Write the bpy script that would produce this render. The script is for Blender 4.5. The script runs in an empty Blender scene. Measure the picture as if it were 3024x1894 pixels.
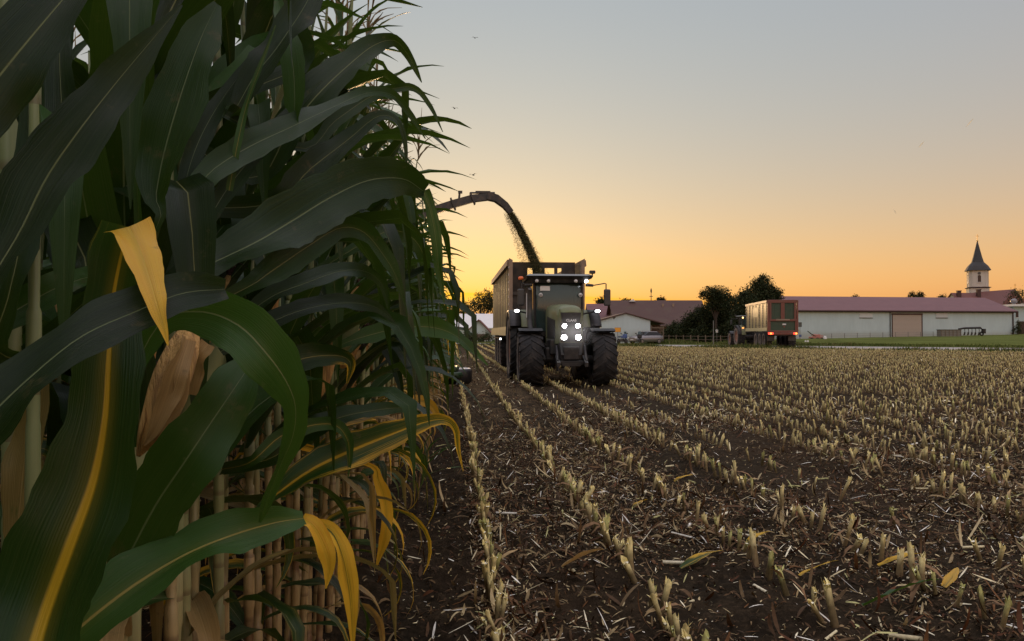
import bpy, bmesh, math, random
import numpy as np
from mathutils import Vector, Matrix

random.seed(7); RNG = np.random.default_rng(7)
S = bpy.context.scene
COL = S.collection
R = math.radians
PI = math.pi

# ------------------------------------------------------------------ camera, sky, sun, exposure
FPX, CXP, CYP = 1895.0, 1207.0, 756.0            # focal length and centre in 2414 x 1512 pixels
CAM = np.array([0.0, 0.0, 1.34]); YAW = R(4.1); PITCH = R(0.88)
cd = bpy.data.cameras.new('camera'); camo = bpy.data.objects.new('camera', cd); COL.objects.link(camo)
cd.sensor_width = 36.0; cd.lens = 36.0 * FPX / 2414.0; cd.clip_start = 0.05; cd.clip_end = 6000
camo.location = CAM; camo.rotation_euler = (R(90) + PITCH, 0, -YAW); S.camera = camo
SUN_EL, SUN_AZ = R(0.0), R(0.0)
w = bpy.data.worlds.new('World'); S.world = w; w.use_nodes = True
nt = w.node_tree; bg = nt.nodes['Background']
sk = nt.nodes.new('ShaderNodeTexSky'); sk.sky_type = 'NISHITA'; sk.sun_disc = False
sk.sun_elevation = SUN_EL; sk.sun_rotation = SUN_AZ; sk.air_density = 1.5; sk.dust_density = 4.0; sk.ozone_density = 3.0
gm = nt.nodes.new('ShaderNodeGamma'); gm.inputs[1].default_value = 0.4
cmb = nt.nodes.new('ShaderNodeCombineXYZ')
for _i, _row in enumerate(((1.074, .179, -.961, .5), (.811, -.314, .09, .178), (.563, -1.314, 1.133, .145))):     # colour balance of the camera
    dp = nt.nodes.new('ShaderNodeVectorMath'); dp.operation = 'DOT_PRODUCT'; dp.inputs[1].default_value = [10 * q for q in _row[:3]]
    nt.links.new(gm.outputs[0], dp.inputs[0]); mx_ = nt.nodes.new('ShaderNodeMath'); mx_.operation = 'MAXIMUM'; mx_.inputs[1].default_value = .3; ad_ = nt.nodes.new('ShaderNodeMath'); ad_.inputs[1].default_value = 10 * _row[3]
    nt.links.new(dp.outputs['Value'], ad_.inputs[0]); nt.links.new(ad_.outputs[0], mx_.inputs[0]); nt.links.new(mx_.outputs[0], cmb.inputs[_i])
tcw = nt.nodes.new('ShaderNodeTexCoord'); spw = nt.nodes.new('ShaderNodeSeparateXYZ'); nt.links.new(tcw.outputs['Generated'], spw.inputs[0])
def _ramp(sock, a, b):
    q = nt.nodes.new('ShaderNodeMapRange'); q.interpolation_type = 'SMOOTHSTEP'; q.inputs[1].default_value = a; q.inputs[2].default_value = b; nt.links.new(sock, q.inputs[0]); return q.outputs[0]
hi_ = _ramp(spw.outputs[2], .46, .85); ea_ = _ramp(spw.outputs[1], .15, -1.0)            # overhead, and the clear sky opposite the sunset
hm_ = nt.nodes.new('ShaderNodeMath'); hm_.operation = 'MULTIPLY'; hm_.inputs[1].default_value = 1.55; nt.links.new(hi_, hm_.inputs[0])
mxw = nt.nodes.new('ShaderNodeMath'); mxw.operation = 'MAXIMUM'; nt.links.new(hm_.outputs[0], mxw.inputs[0]); nt.links.new(ea_, mxw.inputs[1])
scg = nt.nodes.new('ShaderNodeVectorMath'); scg.operation = 'MULTIPLY_ADD'; scg.inputs[1].default_value = (1.42, 1.36, 1.2); scg.inputs[2].default_value = (1, 1, 1)
nt.links.new(mxw.outputs[0], scg.inputs[0])
scw = nt.nodes.new('ShaderNodeVectorMath'); scw.operation = 'MULTIPLY'; nt.links.new(cmb.outputs[0], scw.inputs[0]); nt.links.new(scg.outputs[0], scw.inputs[1])
nt.links.new(sk.outputs[0], gm.inputs[0]); nt.links.new(scw.outputs[0], bg.inputs[0]); bg.inputs[1].default_value = 0.1
sl = bpy.data.lights.new('sun', 'SUN'); sl.energy = 2.0; sl.angle = R(3); sl.color = (1.0, 0.62, 0.3)
so = bpy.data.objects.new('sun', sl); COL.objects.link(so)
so.rotation_euler = Vector((0, -1, -math.tan(R(2.4)))).to_track_quat('-Z', 'Y').to_euler()
S.view_settings.view_transform = 'Standard'; S.view_settings.look = 'None'
S.view_settings.exposure = 0.0; S.view_settings.gamma = 1.0
S.cycles.max_bounces = 6; S.cycles.transparent_max_bounces = 12; S.cycles.use_denoising = True

# ------------------------------------------------------------------ picking points of the place by sight line
_f = np.array([math.sin(YAW) * math.cos(PITCH), math.cos(YAW) * math.cos(PITCH), math.sin(PITCH)])
_r = np.array([math.cos(YAW), -math.sin(YAW), 0.0]); _u = np.cross(_r, _f)
def ray(px, py): return _f + _r * (px - CXP) / FPX + _u * (CYP - py) / FPX
def P(px, py, d): return CAM + ray(px, py) * d
def G(px, py, z=0.0):
    v = ray(px, py); return CAM + v * ((z - CAM[2]) / v[2])

# ------------------------------------------------------------------ mesh building
def new_obj(name, me, parent=None):
    o = bpy.data.objects.new(name, me); COL.objects.link(o)
    if parent is not None: o.parent = parent
    return o
def tag(o, label=None, cat=None, group=None, kind=None):
    if label: o['label'] = label
    if cat: o['category'] = cat
    if group: o['group'] = group
    if kind: o['kind'] = kind
    return o
def thing(name, loc, label, cat, group=None, rz=0.0):
    o = bpy.data.objects.new(name, None); COL.objects.link(o); o.location = loc; o.rotation_euler = (0, 0, rz)
    o.empty_display_size = 0.2
    return tag(o, label, cat, group)
def dup(root, loc, rz=0.0, sc=1.0, label=None):
    r = root.copy(); COL.objects.link(r); r.location = loc; r.rotation_euler = (0, 0, rz); r.scale = (sc, sc, sc)
    if label: r['label'] = label
    def rec(a, b):
        for ch in list(a.children):
            c = ch.copy(); COL.objects.link(c); c.parent = b; rec(ch, c)
    rec(root, r); return r
def np_mesh(name, V, faces, mats, uv=None, tint=None, midx=None, smooth=True):
    """V n x 3; faces: list of (m x k) int arrays; uv, tint per vertex; midx: list of per-array material index or arrays"""
    me = bpy.data.meshes.new(name)
    V = np.asarray(V, np.float32); me.vertices.add(len(V)); me.vertices.foreach_set('co', V.ravel())
    faces = [np.asarray(f, np.int32) for f in faces if len(f)]
    loops = np.concatenate([f.ravel() for f in faces]); tot = np.concatenate([np.full(len(f), f.shape[1], np.int32) for f in faces])
    start = np.concatenate([[0], np.cumsum(tot)[:-1]]).astype(np.int32)
    me.loops.add(len(loops)); me.loops.foreach_set('vertex_index', loops)
    me.polygons.add(len(tot)); me.polygons.foreach_set('loop_start', start)
    try: me.polygons.foreach_set('loop_total', tot)
    except Exception: pass
    if midx is not None: me.polygons.foreach_set('material_index', np.asarray(midx, np.int32))
    me.polygons.foreach_set('use_smooth', np.full(len(tot), smooth))
    if uv is not None:
        l = me.uv_layers.new(name='UVMap'); l.data.foreach_set('uv', np.asarray(uv, np.float32)[loops].ravel())
    if tint is not None:
        a = me.color_attributes.new('tint', 'FLOAT_COLOR', 'POINT'); a.data.foreach_set('color', np.asarray(tint, np.float32).ravel())
    for m in (mats if isinstance(mats, (list, tuple)) else [mats]): me.materials.append(m)
    me.update(calc_edges=True); me.validate(); return me

class MB:
    """collects solid shapes, then links them as one mesh object"""
    def __init__(s): s.v = []; s.f = []; s.sm = []
    def add(s, V, F, smooth=False):
        o = len(s.v); s.v += [tuple(map(float, p)) for p in V]; s.f += [tuple(i + o for i in f) for f in F]; s.sm += [smooth] * len(F); return s
    def box(s, c, d, rz=0.0, rx=0.0, ry=0.0, bev=0.0):
        x, y, z = d[0] / 2, d[1] / 2, d[2] / 2
        M = Matrix.Rotation(rz, 3, 'Z') @ Matrix.Rotation(ry, 3, 'Y') @ Matrix.Rotation(rx, 3, 'X')
        b = min(bev, x * .9, y * .9, z * .9)
        if b <= 0:
            pts = [(i, j, k) for i in (-x, x) for j in (-y, y) for k in (-z, z)]
            F = [(0, 1, 3, 2), (4, 6, 7, 5), (0, 4, 5, 1), (2, 3, 7, 6), (0, 2, 6, 4), (1, 5, 7, 3)]
            return s.add([M @ Vector(p) + Vector(c) for p in pts], F)
        bm = bmesh.new(); bmesh.ops.create_cube(bm, size=1)
        for v in bm.verts: v.co = Vector((v.co.x * 2 * x, v.co.y * 2 * y, v.co.z * 2 * z))
        bmesh.ops.bevel(bm, geom=bm.edges[:], offset=b, segments=2, affect='EDGES', profile=.5)
        bm.verts.index_update()
        s.add([M @ v.co + Vector(c) for v in bm.verts], [[v.index for v in f.verts] for f in bm.faces]); bm.free(); return s
    def hexa(s, lo, hi):
        """8-corner solid from two quads (4 points each, same winding)"""
        return s.add(list(lo) + list(hi), [(3, 2, 1, 0), (4, 5, 6, 7), (0, 1, 5, 4), (1, 2, 6, 5), (2, 3, 7, 6), (3, 0, 4, 7)])
    def prism(s, poly, vec):
        n = len(poly); a = [Vector(p) for p in poly]; b = [p + Vector(vec) for p in a]
        return s.add(a + b, [tuple(range(n))[::-1], tuple(range(n, 2 * n))] + [(i, (i + 1) % n, n + (i + 1) % n, n + i) for i in range(n)])
    def tube(s, pts, rad, seg=8, caps=True):
        pts = [Vector(p) for p in pts]; n = len(pts); rad = rad if hasattr(rad, '__len__') else [rad] * n
        V = []; up = None
        for i, p in enumerate(pts):
            t = (pts[min(i + 1, n - 1)] - pts[max(i - 1, 0)]).normalized()
            if up is None: up = Vector((0, 0, 1)) if abs(t.z) < .9 else Vector((1, 0, 0))
            a = t.cross(up).normalized(); b = a.cross(t).normalized(); up = b
            for k in range(seg):
                q = 2 * PI * k / seg; V.append(p + (a * math.cos(q) + b * math.sin(q)) * rad[i])
        F = [(i * seg + k, i * seg + (k + 1) % seg, (i + 1) * seg + (k + 1) % seg, (i + 1) * seg + k) for i in range(n - 1) for k in range(seg)]
        s.add(V, F, True)
        if caps: 
            s.add([V[k] for k in range(seg)], [tuple(range(seg))[::-1]]); s.add(V[-seg:], [tuple(range(seg))])
        return s
    def lathe(s, prof, c=(0, 0, 0), axis='Z', seg=24, smooth=True, a0=0.0, a1=2 * PI):
        full = abs(a1 - a0 - 2 * PI) < 1e-6; m = seg if full else seg + 1; V = []
        for (r, h) in prof:
            for k in range(m):
                q = a0 + (a1 - a0) * k / seg; x, y, z = r * math.cos(q), r * math.sin(q), h
                if axis == 'X': x, y, z = z, x, y
                elif axis == 'Y': x, y, z = x, z, y
                V.append((x + c[0], y + c[1], z + c[2]))
        F = []
        for i in range(len(prof) - 1):
            for k in range(seg):
                k2 = (k + 1) % m; F.append((i * m + k, i * m + k2, (i + 1) * m + k2, (i + 1) * m + k))
        return s.add(V, F, smooth)
    def quad(s, a, b, c, d): return s.add([a, b, c, d], [(0, 1, 2, 3)])
    def build(s, name, mat, parent=None):
        me = bpy.data.meshes.new(name); me.from_pydata(s.v, [], s.f)
        me.polygons.foreach_set('use_smooth', s.sm); me.materials.append(mat); me.update()
        return new_obj(name, me, parent)

def text(name, body, size, mat, loc, rot, parent, ext=0.004):
    cu = bpy.data.curves.new(name, 'FONT'); cu.body = body; cu.size = size; cu.extrude = ext; cu.align_x = 'CENTER'; cu.align_y = 'CENTER'; cu.offset = size * .02
    o = bpy.data.objects.new(name + '_curve', cu); COL.objects.link(o)
    dg = bpy.context.evaluated_depsgraph_get(); me = bpy.data.meshes.new_from_object(o.evaluated_get(dg))
    bpy.data.objects.remove(o); me.materials.clear(); me.materials.append(mat)
    t = new_obj(name, me, parent); t.location = loc; t.rotation_euler = rot; return t

# ------------------------------------------------------------------ noise for shapes
def vnoise(x, y, seed=0):
    xi = np.floor(x).astype(np.int64); yi = np.floor(y).astype(np.int64); fx = x - xi; fy = y - yi
    fx = fx * fx * (3 - 2 * fx); fy = fy * fy * (3 - 2 * fy)
    def h(a, b):
        n = (a * 374761393 + b * 668265263 + seed * 974634777) & 0xffffffff
        n = ((n ^ (n >> 13)) * 1274126177) & 0xffffffff
        return ((n ^ (n >> 16)) & 0xffff) / 65535.0
    return (h(xi, yi) * (1 - fx) + h(xi + 1, yi) * fx) * (1 - fy) + (h(xi, yi + 1) * (1 - fx) + h(xi + 1, yi + 1) * fx) * fy - .5

# ------------------------------------------------------------------ materials
class NT:
    def __init__(s, name):
        s.m = bpy.data.materials.new(name); s.m.use_nodes = True; s.t = s.m.node_tree; s.b = s.t.nodes['Principled BSDF']; s.out = s.t.nodes['Material Output']
    def n(s, typ, **kw):
        x = s.t.nodes.new(typ)
        for k, v in kw.items():
            if k[0] == 'i' and k[1:].isdigit(): s.set(x.inputs[int(k[1:])], v)
            else: setattr(x, k, v)
        return x
    def set(s, inp, v):
        if hasattr(v, 'links'): s.t.links.new(v, inp)
        else: inp.default_value = v
    def math(s, op, a, b=0.0, c=0.0, clamp=False):
        x = s.n('ShaderNodeMath', operation=op, use_clamp=clamp)
        for i, v in enumerate((a, b, c)): s.set(x.inputs[i], v)
        return x.outputs[0]
    def mix(s, f, a, b, mode='MIX'):
        x = s.n('ShaderNodeMix', data_type='RGBA', blend_type=mode); s.set(x.inputs[0], f); s.set(x.inputs[6], a); s.set(x.inputs[7], b); return x.outputs[2]
    def sstep(s, v, a, b):
        x = s.n('ShaderNodeMapRange', interpolation_type='SMOOTHSTEP'); s.set(x.inputs[0], v); s.set(x.inputs[1], a); s.set(x.inputs[2], b); return x.outputs[0]
    def noise(s, vec, scale, detail=4.0, rough=.55):
        x = s.n('ShaderNodeTexNoise'); s.set(x.inputs['Vector'], vec); s.set(x.inputs['Scale'], scale); s.set(x.inputs['Detail'], detail); s.set(x.inputs['Roughness'], rough); return x.outputs[0]
    def coord(s, which='Object'):
        tc = s.n('ShaderNodeTexCoord'); return tc.outputs[which]
    def bump(s, h, strength=.3, dist=.02):
        x = s.n('ShaderNodeBump'); x.inputs['Strength'].default_value = strength; x.inputs['Distance'].default_value = dist; s.set(x.inputs['Height'], h)
        s.set(s.b.inputs['Normal'], x.outputs[0]); return x.outputs[0]
    def scaled(s, vec, sc):
        x = s.n('ShaderNodeVectorMath', operation='MULTIPLY'); s.set(x.inputs[0], vec); x.inputs[1].default_value = sc; return x.outputs[0]
def c4(c): return (c[0], c[1], c[2], 1.0)
def mat(name, col, rough=.6, var=.25, scale=6.0, metal=0.0, dirt=None, dirt_amt=.3, bump=0.0, stretch=(1, 1, 1), spec=.4):
    k = NT(name); co = k.scaled(k.coord(), stretch); oi = k.n('ShaderNodeObjectInfo')
    n1 = k.noise(co, scale); n2 = k.noise(co, scale * 5.7, 3.0)
    d = k.math('ADD', k.math('MULTIPLY', n1, 1.3), k.math('MULTIPLY', n2, .7)); d = k.math('MULTIPLY_ADD', d, var, 1 - var)
    d = k.math('MULTIPLY', d, k.math('MULTIPLY_ADD', oi.outputs['Random'], .16, .92))
    c = k.mix(1.0, c4(col), d, 'MULTIPLY')
    if dirt: c = k.mix(k.math('MULTIPLY', k.sstep(n1, .42, .68), dirt_amt), c, c4(dirt))
    k.set(k.b.inputs['Base Color'], c); k.set(k.b.inputs['Roughness'], k.math('MULTIPLY_ADD', n2, .25, rough - .12, True))
    k.b.inputs['Metallic'].default_value = metal; k.b.inputs['Specular IOR Level'].default_value = spec
    if bump: k.bump(k.math('ADD', n1, k.math('MULTIPLY', n2, .5)), bump, .02)
    return k.m
def emis(name, col, strength):
    k = NT(name); k.b.inputs['Base Color'].default_value = c4(col); k.b.inputs['Emission Color'].default_value = c4(col); k.b.inputs['Emission Strength'].default_value = strength; return k.m

def leaf_material(name='maize_leaf'):
    k = NT(name); uvn = k.n('ShaderNodeUVMap'); sep = k.n('ShaderNodeSeparateXYZ'); k.t.links.new(uvn.outputs[0], sep.inputs[0]); u, v = sep.outputs[0], sep.outputs[1]
    at = k.n('ShaderNodeAttribute', attribute_name='tint'); sc = k.n('ShaderNodeSeparateColor'); k.t.links.new(at.outputs['Color'], sc.inputs[0])
    rnd, yel, dry, mrib = sc.outputs[0], sc.outputs[1], sc.outputs[2], at.outputs['Alpha']
    oi = k.n('ShaderNodeObjectInfo').outputs['Random']
    cb = k.n('ShaderNodeCombineXYZ'); k.set(cb.inputs[0], k.math('MULTIPLY', u, 5.0)); k.set(cb.inputs[1], k.math('MULTIPLY', v, 4.0)); k.set(cb.inputs[2], k.math('ADD', k.math('MULTIPLY', rnd, 37.0), k.math('MULTIPLY', oi, 91.0)))
    n1 = k.noise(cb.outputs[0], 1.0, 4.0)
    cs = k.n('ShaderNodeCombineXYZ'); k.set(cs.inputs[0], k.math('MULTIPLY', u, 58.0)); k.set(cs.inputs[1], k.math('MULTIPLY', v, 1.6)); k.set(cs.inputs[2], k.math('MULTIPLY', rnd, 17.0))
    vein = k.noise(cs.outputs[0], 1.0, 2.0)
    fine = k.noise(k.coord(), 55.0, 3.0)
    dist = k.math('ABSOLUTE', k.math('SUBTRACT', u, .5))
    wmid = k.math('MULTIPLY', k.math('MULTIPLY_ADD', mrib, .055, .026), k.math('MULTIPLY_ADD', v, -.75, 1.0))
    mid = k.math('SUBTRACT', 1.0, k.sstep(dist, k.math('MULTIPLY', wmid, .45), wmid))
    g = k.mix(k.math('ADD', k.math('MULTIPLY', rnd, .6), k.math('MULTIPLY', n1, .5), 0, True), (.007, .029, .007, 1), (.036, .098, .014, 1))
    g = k.mix(k.math('MULTIPLY', k.sstep(vein, .42, .68), .42), g, (.058, .10, .024, 1))
    g = k.mix(k.math('MULTIPLY', k.sstep(fine, .66, .76), .35), g, (.12, .13, .06, 1))
    g = k.mix(1.0, g, k.math('MULTIPLY_ADD', rnd, .75, .36), 'MULTIPLY')
    # yellowing eats in from the tip, the margins and along the veins
    yv = k.math('ADD', k.math('ADD', k.math('MULTIPLY', n1, .55), k.math('MULTIPLY', vein, .45)), k.math('ADD', k.math('MULTIPLY', v, .35), k.math('MULTIPLY', dist, .5)))
    ym = k.sstep(yv, k.math('SUBTRACT', 1.42, yel), k.math('SUBTRACT', 1.62, yel))
    yc = k.mix(n1, (.70, .32, .016, 1), (.80, .56, .045, 1))
    c = k.mix(ym, g, yc)
    c = k.mix(k.math('MULTIPLY', mid, .85), c, k.mix(mrib, (.17, .22, .10, 1), (.80, .50, .03, 1)))
    # halo of yellow beside a yellow midrib
    hal = k.math('MULTIPLY', k.math('SUBTRACT', 1.0, k.sstep(dist, .03, .24)), k.math('MULTIPLY', mrib, k.math('MULTIPLY', n1, .6)))
    c = k.mix(hal, c, (.28, .2, .012, 1))
    dc = k.mix(vein, (.15, .08, .028, 1), (.62, .42, .16, 1)); c = k.mix(k.math('MULTIPLY', dry, k.sstep(k.math('ADD', n1, k.math('MULTIPLY', dry, .5)), .45, .7)), c, dc)
    spot = k.noise(k.coord(), 17.0, 5.0, .75); c = k.mix(k.math('MULTIPLY', k.sstep(spot, .60, .70), .45), c, (.10, .085, .035, 1)); c = k.mix(k.math('MULTIPLY', k.sstep(spot, .71, .75), .7), c, (.09, .04, .016, 1))
    k.set(k.b.inputs['Base Color'], c); k.set(k.b.inputs['Roughness'], k.math('MULTIPLY_ADD', n1, .3, .2)); k.b.inputs['Specular IOR Level'].default_value = .25
    bn = k.bump(k.math('ADD', vein, k.math('MULTIPLY', mid, 1.5)), .4, .002)
    tr = k.n('ShaderNodeBsdfTranslucent'); k.set(tr.inputs['Color'], k.mix(k.math('MULTIPLY_ADD', dry, -.5, .55, True), c, (.10, .17, .012, 1))); k.set(tr.inputs['Normal'], bn)
    mx = k.n('ShaderNodeMixShader'); mx.inputs[0].default_value = .3
    k.t.links.new(k.b.outputs[0], mx.inputs[1]); k.t.links.new(tr.outputs[0], mx.inputs[2]); k.t.links.new(mx.outputs[0], k.out.inputs[0]); return k.m

def stalk_material():
    k = NT('maize_stalk'); g = k.n('ShaderNodeNewGeometry'); pos = g.outputs['Position']; sep = k.n('ShaderNodeSeparateXYZ'); k.t.links.new(pos, sep.inputs[0]); z = sep.outputs[2]
    oi = k.n('ShaderNodeObjectInfo').outputs['Random']
    n = k.noise(k.scaled(pos, (60, 60, 4)), 1.0, 3.0); n2 = k.noise(k.scaled(pos, (6, 6, 5)), 1.0, 3.0)
    low = k.mix(n, (.24, .155, .06, 1), (.46, .36, .16, 1)); low = k.mix(k.sstep(n2, .47, .66), low, (.12, .058, .024, 1)); n4 = k.noise(k.scaled(pos, (90, 90, 14)), 1.0, 4.0, .7); low = k.mix(k.math('MULTIPLY', k.sstep(n4, .5, .72), .7), low, (.09, .05, .022, 1))
    hi = k.mix(n, (.10, .14, .045, 1), (.30, .34, .15, 1))
    f = k.sstep(k.math('ADD', z, k.math('ADD', k.math('MULTIPLY', n2, .7), k.math('MULTIPLY', oi, .3))), .95, 1.6)
    c = k.mix(f, low, hi)
    seg = k.math('FRACT', k.math('MULTIPLY', k.math('ADD', z, k.math('MULTIPLY', oi, .17)), 5.6)); c = k.mix(k.math('MULTIPLY', k.math('SUBTRACT', 1.0, k.sstep(seg, .03, .1)), .55), c, (.10, .055, .025, 1))
    k.set(k.b.inputs['Base Color'], c); k.b.inputs['Roughness'].default_value = .45; k.bump(n, .2, .003); return k.m

def tint_material(name, rough=.75, trans=0.0):
    """plain matt surface whose colour is carried by the pieces themselves (chips, stubble, grass)"""
    k = NT(name); at = k.n('ShaderNodeAttribute', attribute_name='tint'); n = k.noise(k.coord(), 45.0, 4.0)
    c = k.mix(1.0, at.outputs['Color'], k.math('MULTIPLY_ADD', n, 1.1, .45), 'MULTIPLY'); k.set(k.b.inputs['Base Color'], c)
    k.b.inputs['Roughness'].default_value = rough; k.b.inputs['Specular IOR Level'].default_value = .12
    if trans:
        tr = k.n('ShaderNodeBsdfTranslucent'); k.set(tr.inputs[0], c); mx = k.n('ShaderNodeMixShader'); mx.inputs[0].default_value = trans
        k.t.links.new(k.b.outputs[0], mx.inputs[1]); k.t.links.new(tr.outputs[0], mx.inputs[2]); k.t.links.new(mx.outputs[0], k.out.inputs[0])
    return k.m

def soil_material():
    k = NT('soil'); pos = k.n('ShaderNodeNewGeometry').outputs['Position']
    n0 = k.noise(pos, .35, 4.0); n1 = k.noise(pos, 3.2, 6.0, .65); n2 = k.noise(pos, 22.0, 6.0, .7); n3 = k.noise(pos, 95.0, 4.0, .7)
    c = k.mix(k.sstep(n1, .3, .7), (.016, .0122, .0075, 1), (.037, .0265, .0152, 1)); c = k.mix(k.sstep(n2, .45, .8), c, (.078, .054, .031, 1))
    c = k.mix(k.math('MULTIPLY', k.sstep(n0, .45, .7), .45), c, (.062, .038, .021, 1))
    c = k.mix(k.math('MULTIPLY', k.sstep(n3, .66, .78), .6), c, (.17, .13, .085, 1))
    k.set(k.b.inputs['Base Color'], c); k.b.inputs['Roughness'].default_value = .95; k.b.inputs['Specular IOR Level'].default_value = .05
    k.bump(k.math('ADD', k.math('MULTIPLY', n2, 1.0), k.math('MULTIPLY', n3, .35)), .8, .03); return k.m
def grass_material():
    k = NT('meadow_grass'); pos = k.n('ShaderNodeNewGeometry').outputs['Position']
    n0 = k.noise(k.scaled(pos, (.06, .3, 1)), 1.0, 5.0); n1 = k.noise(pos, 1.3, 6.0, .7); n2 = k.noise(k.scaled(pos, (9, 3, 1)), 1.0, 5.0, .7)
    c = k.mix(n1, (.06, .076, .022, 1), (.135, .15, .045, 1)); c = k.mix(k.sstep(n0, .42, .65), c, (.145, .175, .05, 1)); c = k.mix(k.math('MULTIPLY', k.sstep(n2, .5, .75), .6), c, (.13, .13, .05, 1))
    k.set(k.b.inputs['Base Color'], c); k.b.inputs['Roughness'].default_value = .95; k.b.inputs['Specular IOR Level'].default_value = 0.0; k.bump(k.math('ADD', n2, n1), .8, .12); return k.m
def wall_material(name, col, streak=.12):
    k = NT(name); pos = k.coord(); n1 = k.noise(k.scaled(pos, (.5, .5, .25)), 1.0, 5.0); n2 = k.noise(k.scaled(pos, (3, 3, .35)), 1.0, 4.0); n3 = k.noise(pos, 14.0, 4.0)
    sep = k.n('ShaderNodeSeparateXYZ'); k.t.links.new(k.n('ShaderNodeNewGeometry').outputs['Position'], sep.inputs[0])
    splash = k.math('MULTIPLY', k.math('SUBTRACT', 1.0, k.sstep(k.math('ADD', sep.outputs[2], k.math('MULTIPLY', n2, -1.2)), .1, 1.4)), .5)
    d = k.math('ADD', k.math('MULTIPLY_ADD', n1, streak * 2, 1 - streak), k.math('MULTIPLY', k.math('SUBTRACT', n2, .5), streak * 1.6)); d = k.math('ADD', d, k.math('MULTIPLY', k.math('SUBTRACT', n3, .5), .12))
    c = k.mix(1.0, c4(col), d, 'MULTIPLY'); c = k.mix(splash, c, (.28, .26, .2, 1)); k.set(k.b.inputs['Base Color'], c); k.b.inputs['Roughness'].default_value = .85; k.bump(n3, .2, .01); return k.m
def roof_material(name, a, b, rows=3.0, moss=None):
    k = NT(name); pos = k.coord(); wv = k.n('ShaderNodeTexWave', wave_type='BANDS', bands_direction='Z'); k.set(wv.inputs[0], pos); wv.inputs['Scale'].default_value = rows; wv.inputs['Distortion'].default_value = .6
    n1 = k.noise(pos, .6, 5.0); n2 = k.noise(k.scaled(pos, (6, 6, 9)), 1.0, 4.0, .7)
    c = k.mix(k.math('ADD', k.math('MULTIPLY', n1, .6), k.math('MULTIPLY', n2, .45)), c4(a), c4(b)); c = k.mix(k.math('MULTIPLY', wv.outputs[1], .22), c, (.02, .012, .01, 1))
    if moss: c = k.mix(k.math('MULTIPLY', k.sstep(n1, .52, .7), .55), c, c4(moss))
    k.set(k.b.inputs['Base Color'], c); k.b.inputs['Roughness'].default_value = .75; k.bump(k.math('ADD', wv.outputs[1], n2), .4, .05); return k.m
def boards_material(name, a, b, scale=5.0):
    k = NT(name); pos = k.coord(); sep = k.n('ShaderNodeSeparateXYZ'); k.t.links.new(pos, sep.inputs[0])
    fr = k.math('FRACT', k.math('MULTIPLY', sep.outputs[2], scale)); n = k.noise(k.scaled(pos, (1.5, 1.5, 20)), 1.0, 4.0)
    c = k.mix(n, c4(a), c4(b)); c = k.mix(k.math('MULTIPLY', k.math('SUBTRACT', 1.0, k.sstep(fr, .02, .12)), .8), c, (.012, .008, .006, 1)); k.set(k.b.inputs['Base Color'], c); k.b.inputs['Roughness'].default_value = .85; return k.m
def glass_material(name, col, alpha_tr=.25):
    k = NT(name); k.set(k.b.inputs['Base Color'], k.mix(k.noise(k.coord(), 3.0), c4([x * .7 for x in col]), c4([x * 1.3 for x in col]))); k.b.inputs['Roughness'].default_value = .12; k.b.inputs['Specular IOR Level'].default_value = .6
    tr = k.n('ShaderNodeBsdfTransparent'); tr.inputs[0].default_value = (.75, .85, .82, 1); mx = k.n('ShaderNodeMixShader'); mx.inputs[0].default_value = alpha_tr
    k.t.links.new(k.b.outputs[0], mx.inputs[1]); k.t.links.new(tr.outputs[0], mx.inputs[2]); k.t.links.new(mx.outputs[0], k.out.inputs[0]); return k.m
def tyre_material():
    k = NT('dusty_rubber'); pos = k.coord(); n = k.noise(pos, 5.0, 5.0, .7); n2 = k.noise(pos, 40.0, 3.0)
    c = k.mix(k.sstep(n, .42, .75), (.012, .012, .012, 1), (.05, .042, .034, 1)); k.set(k.b.inputs['Base Color'], c); k.b.inputs['Roughness'].default_value = .85; k.bump(n2, .3, .01); return k.m

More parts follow.
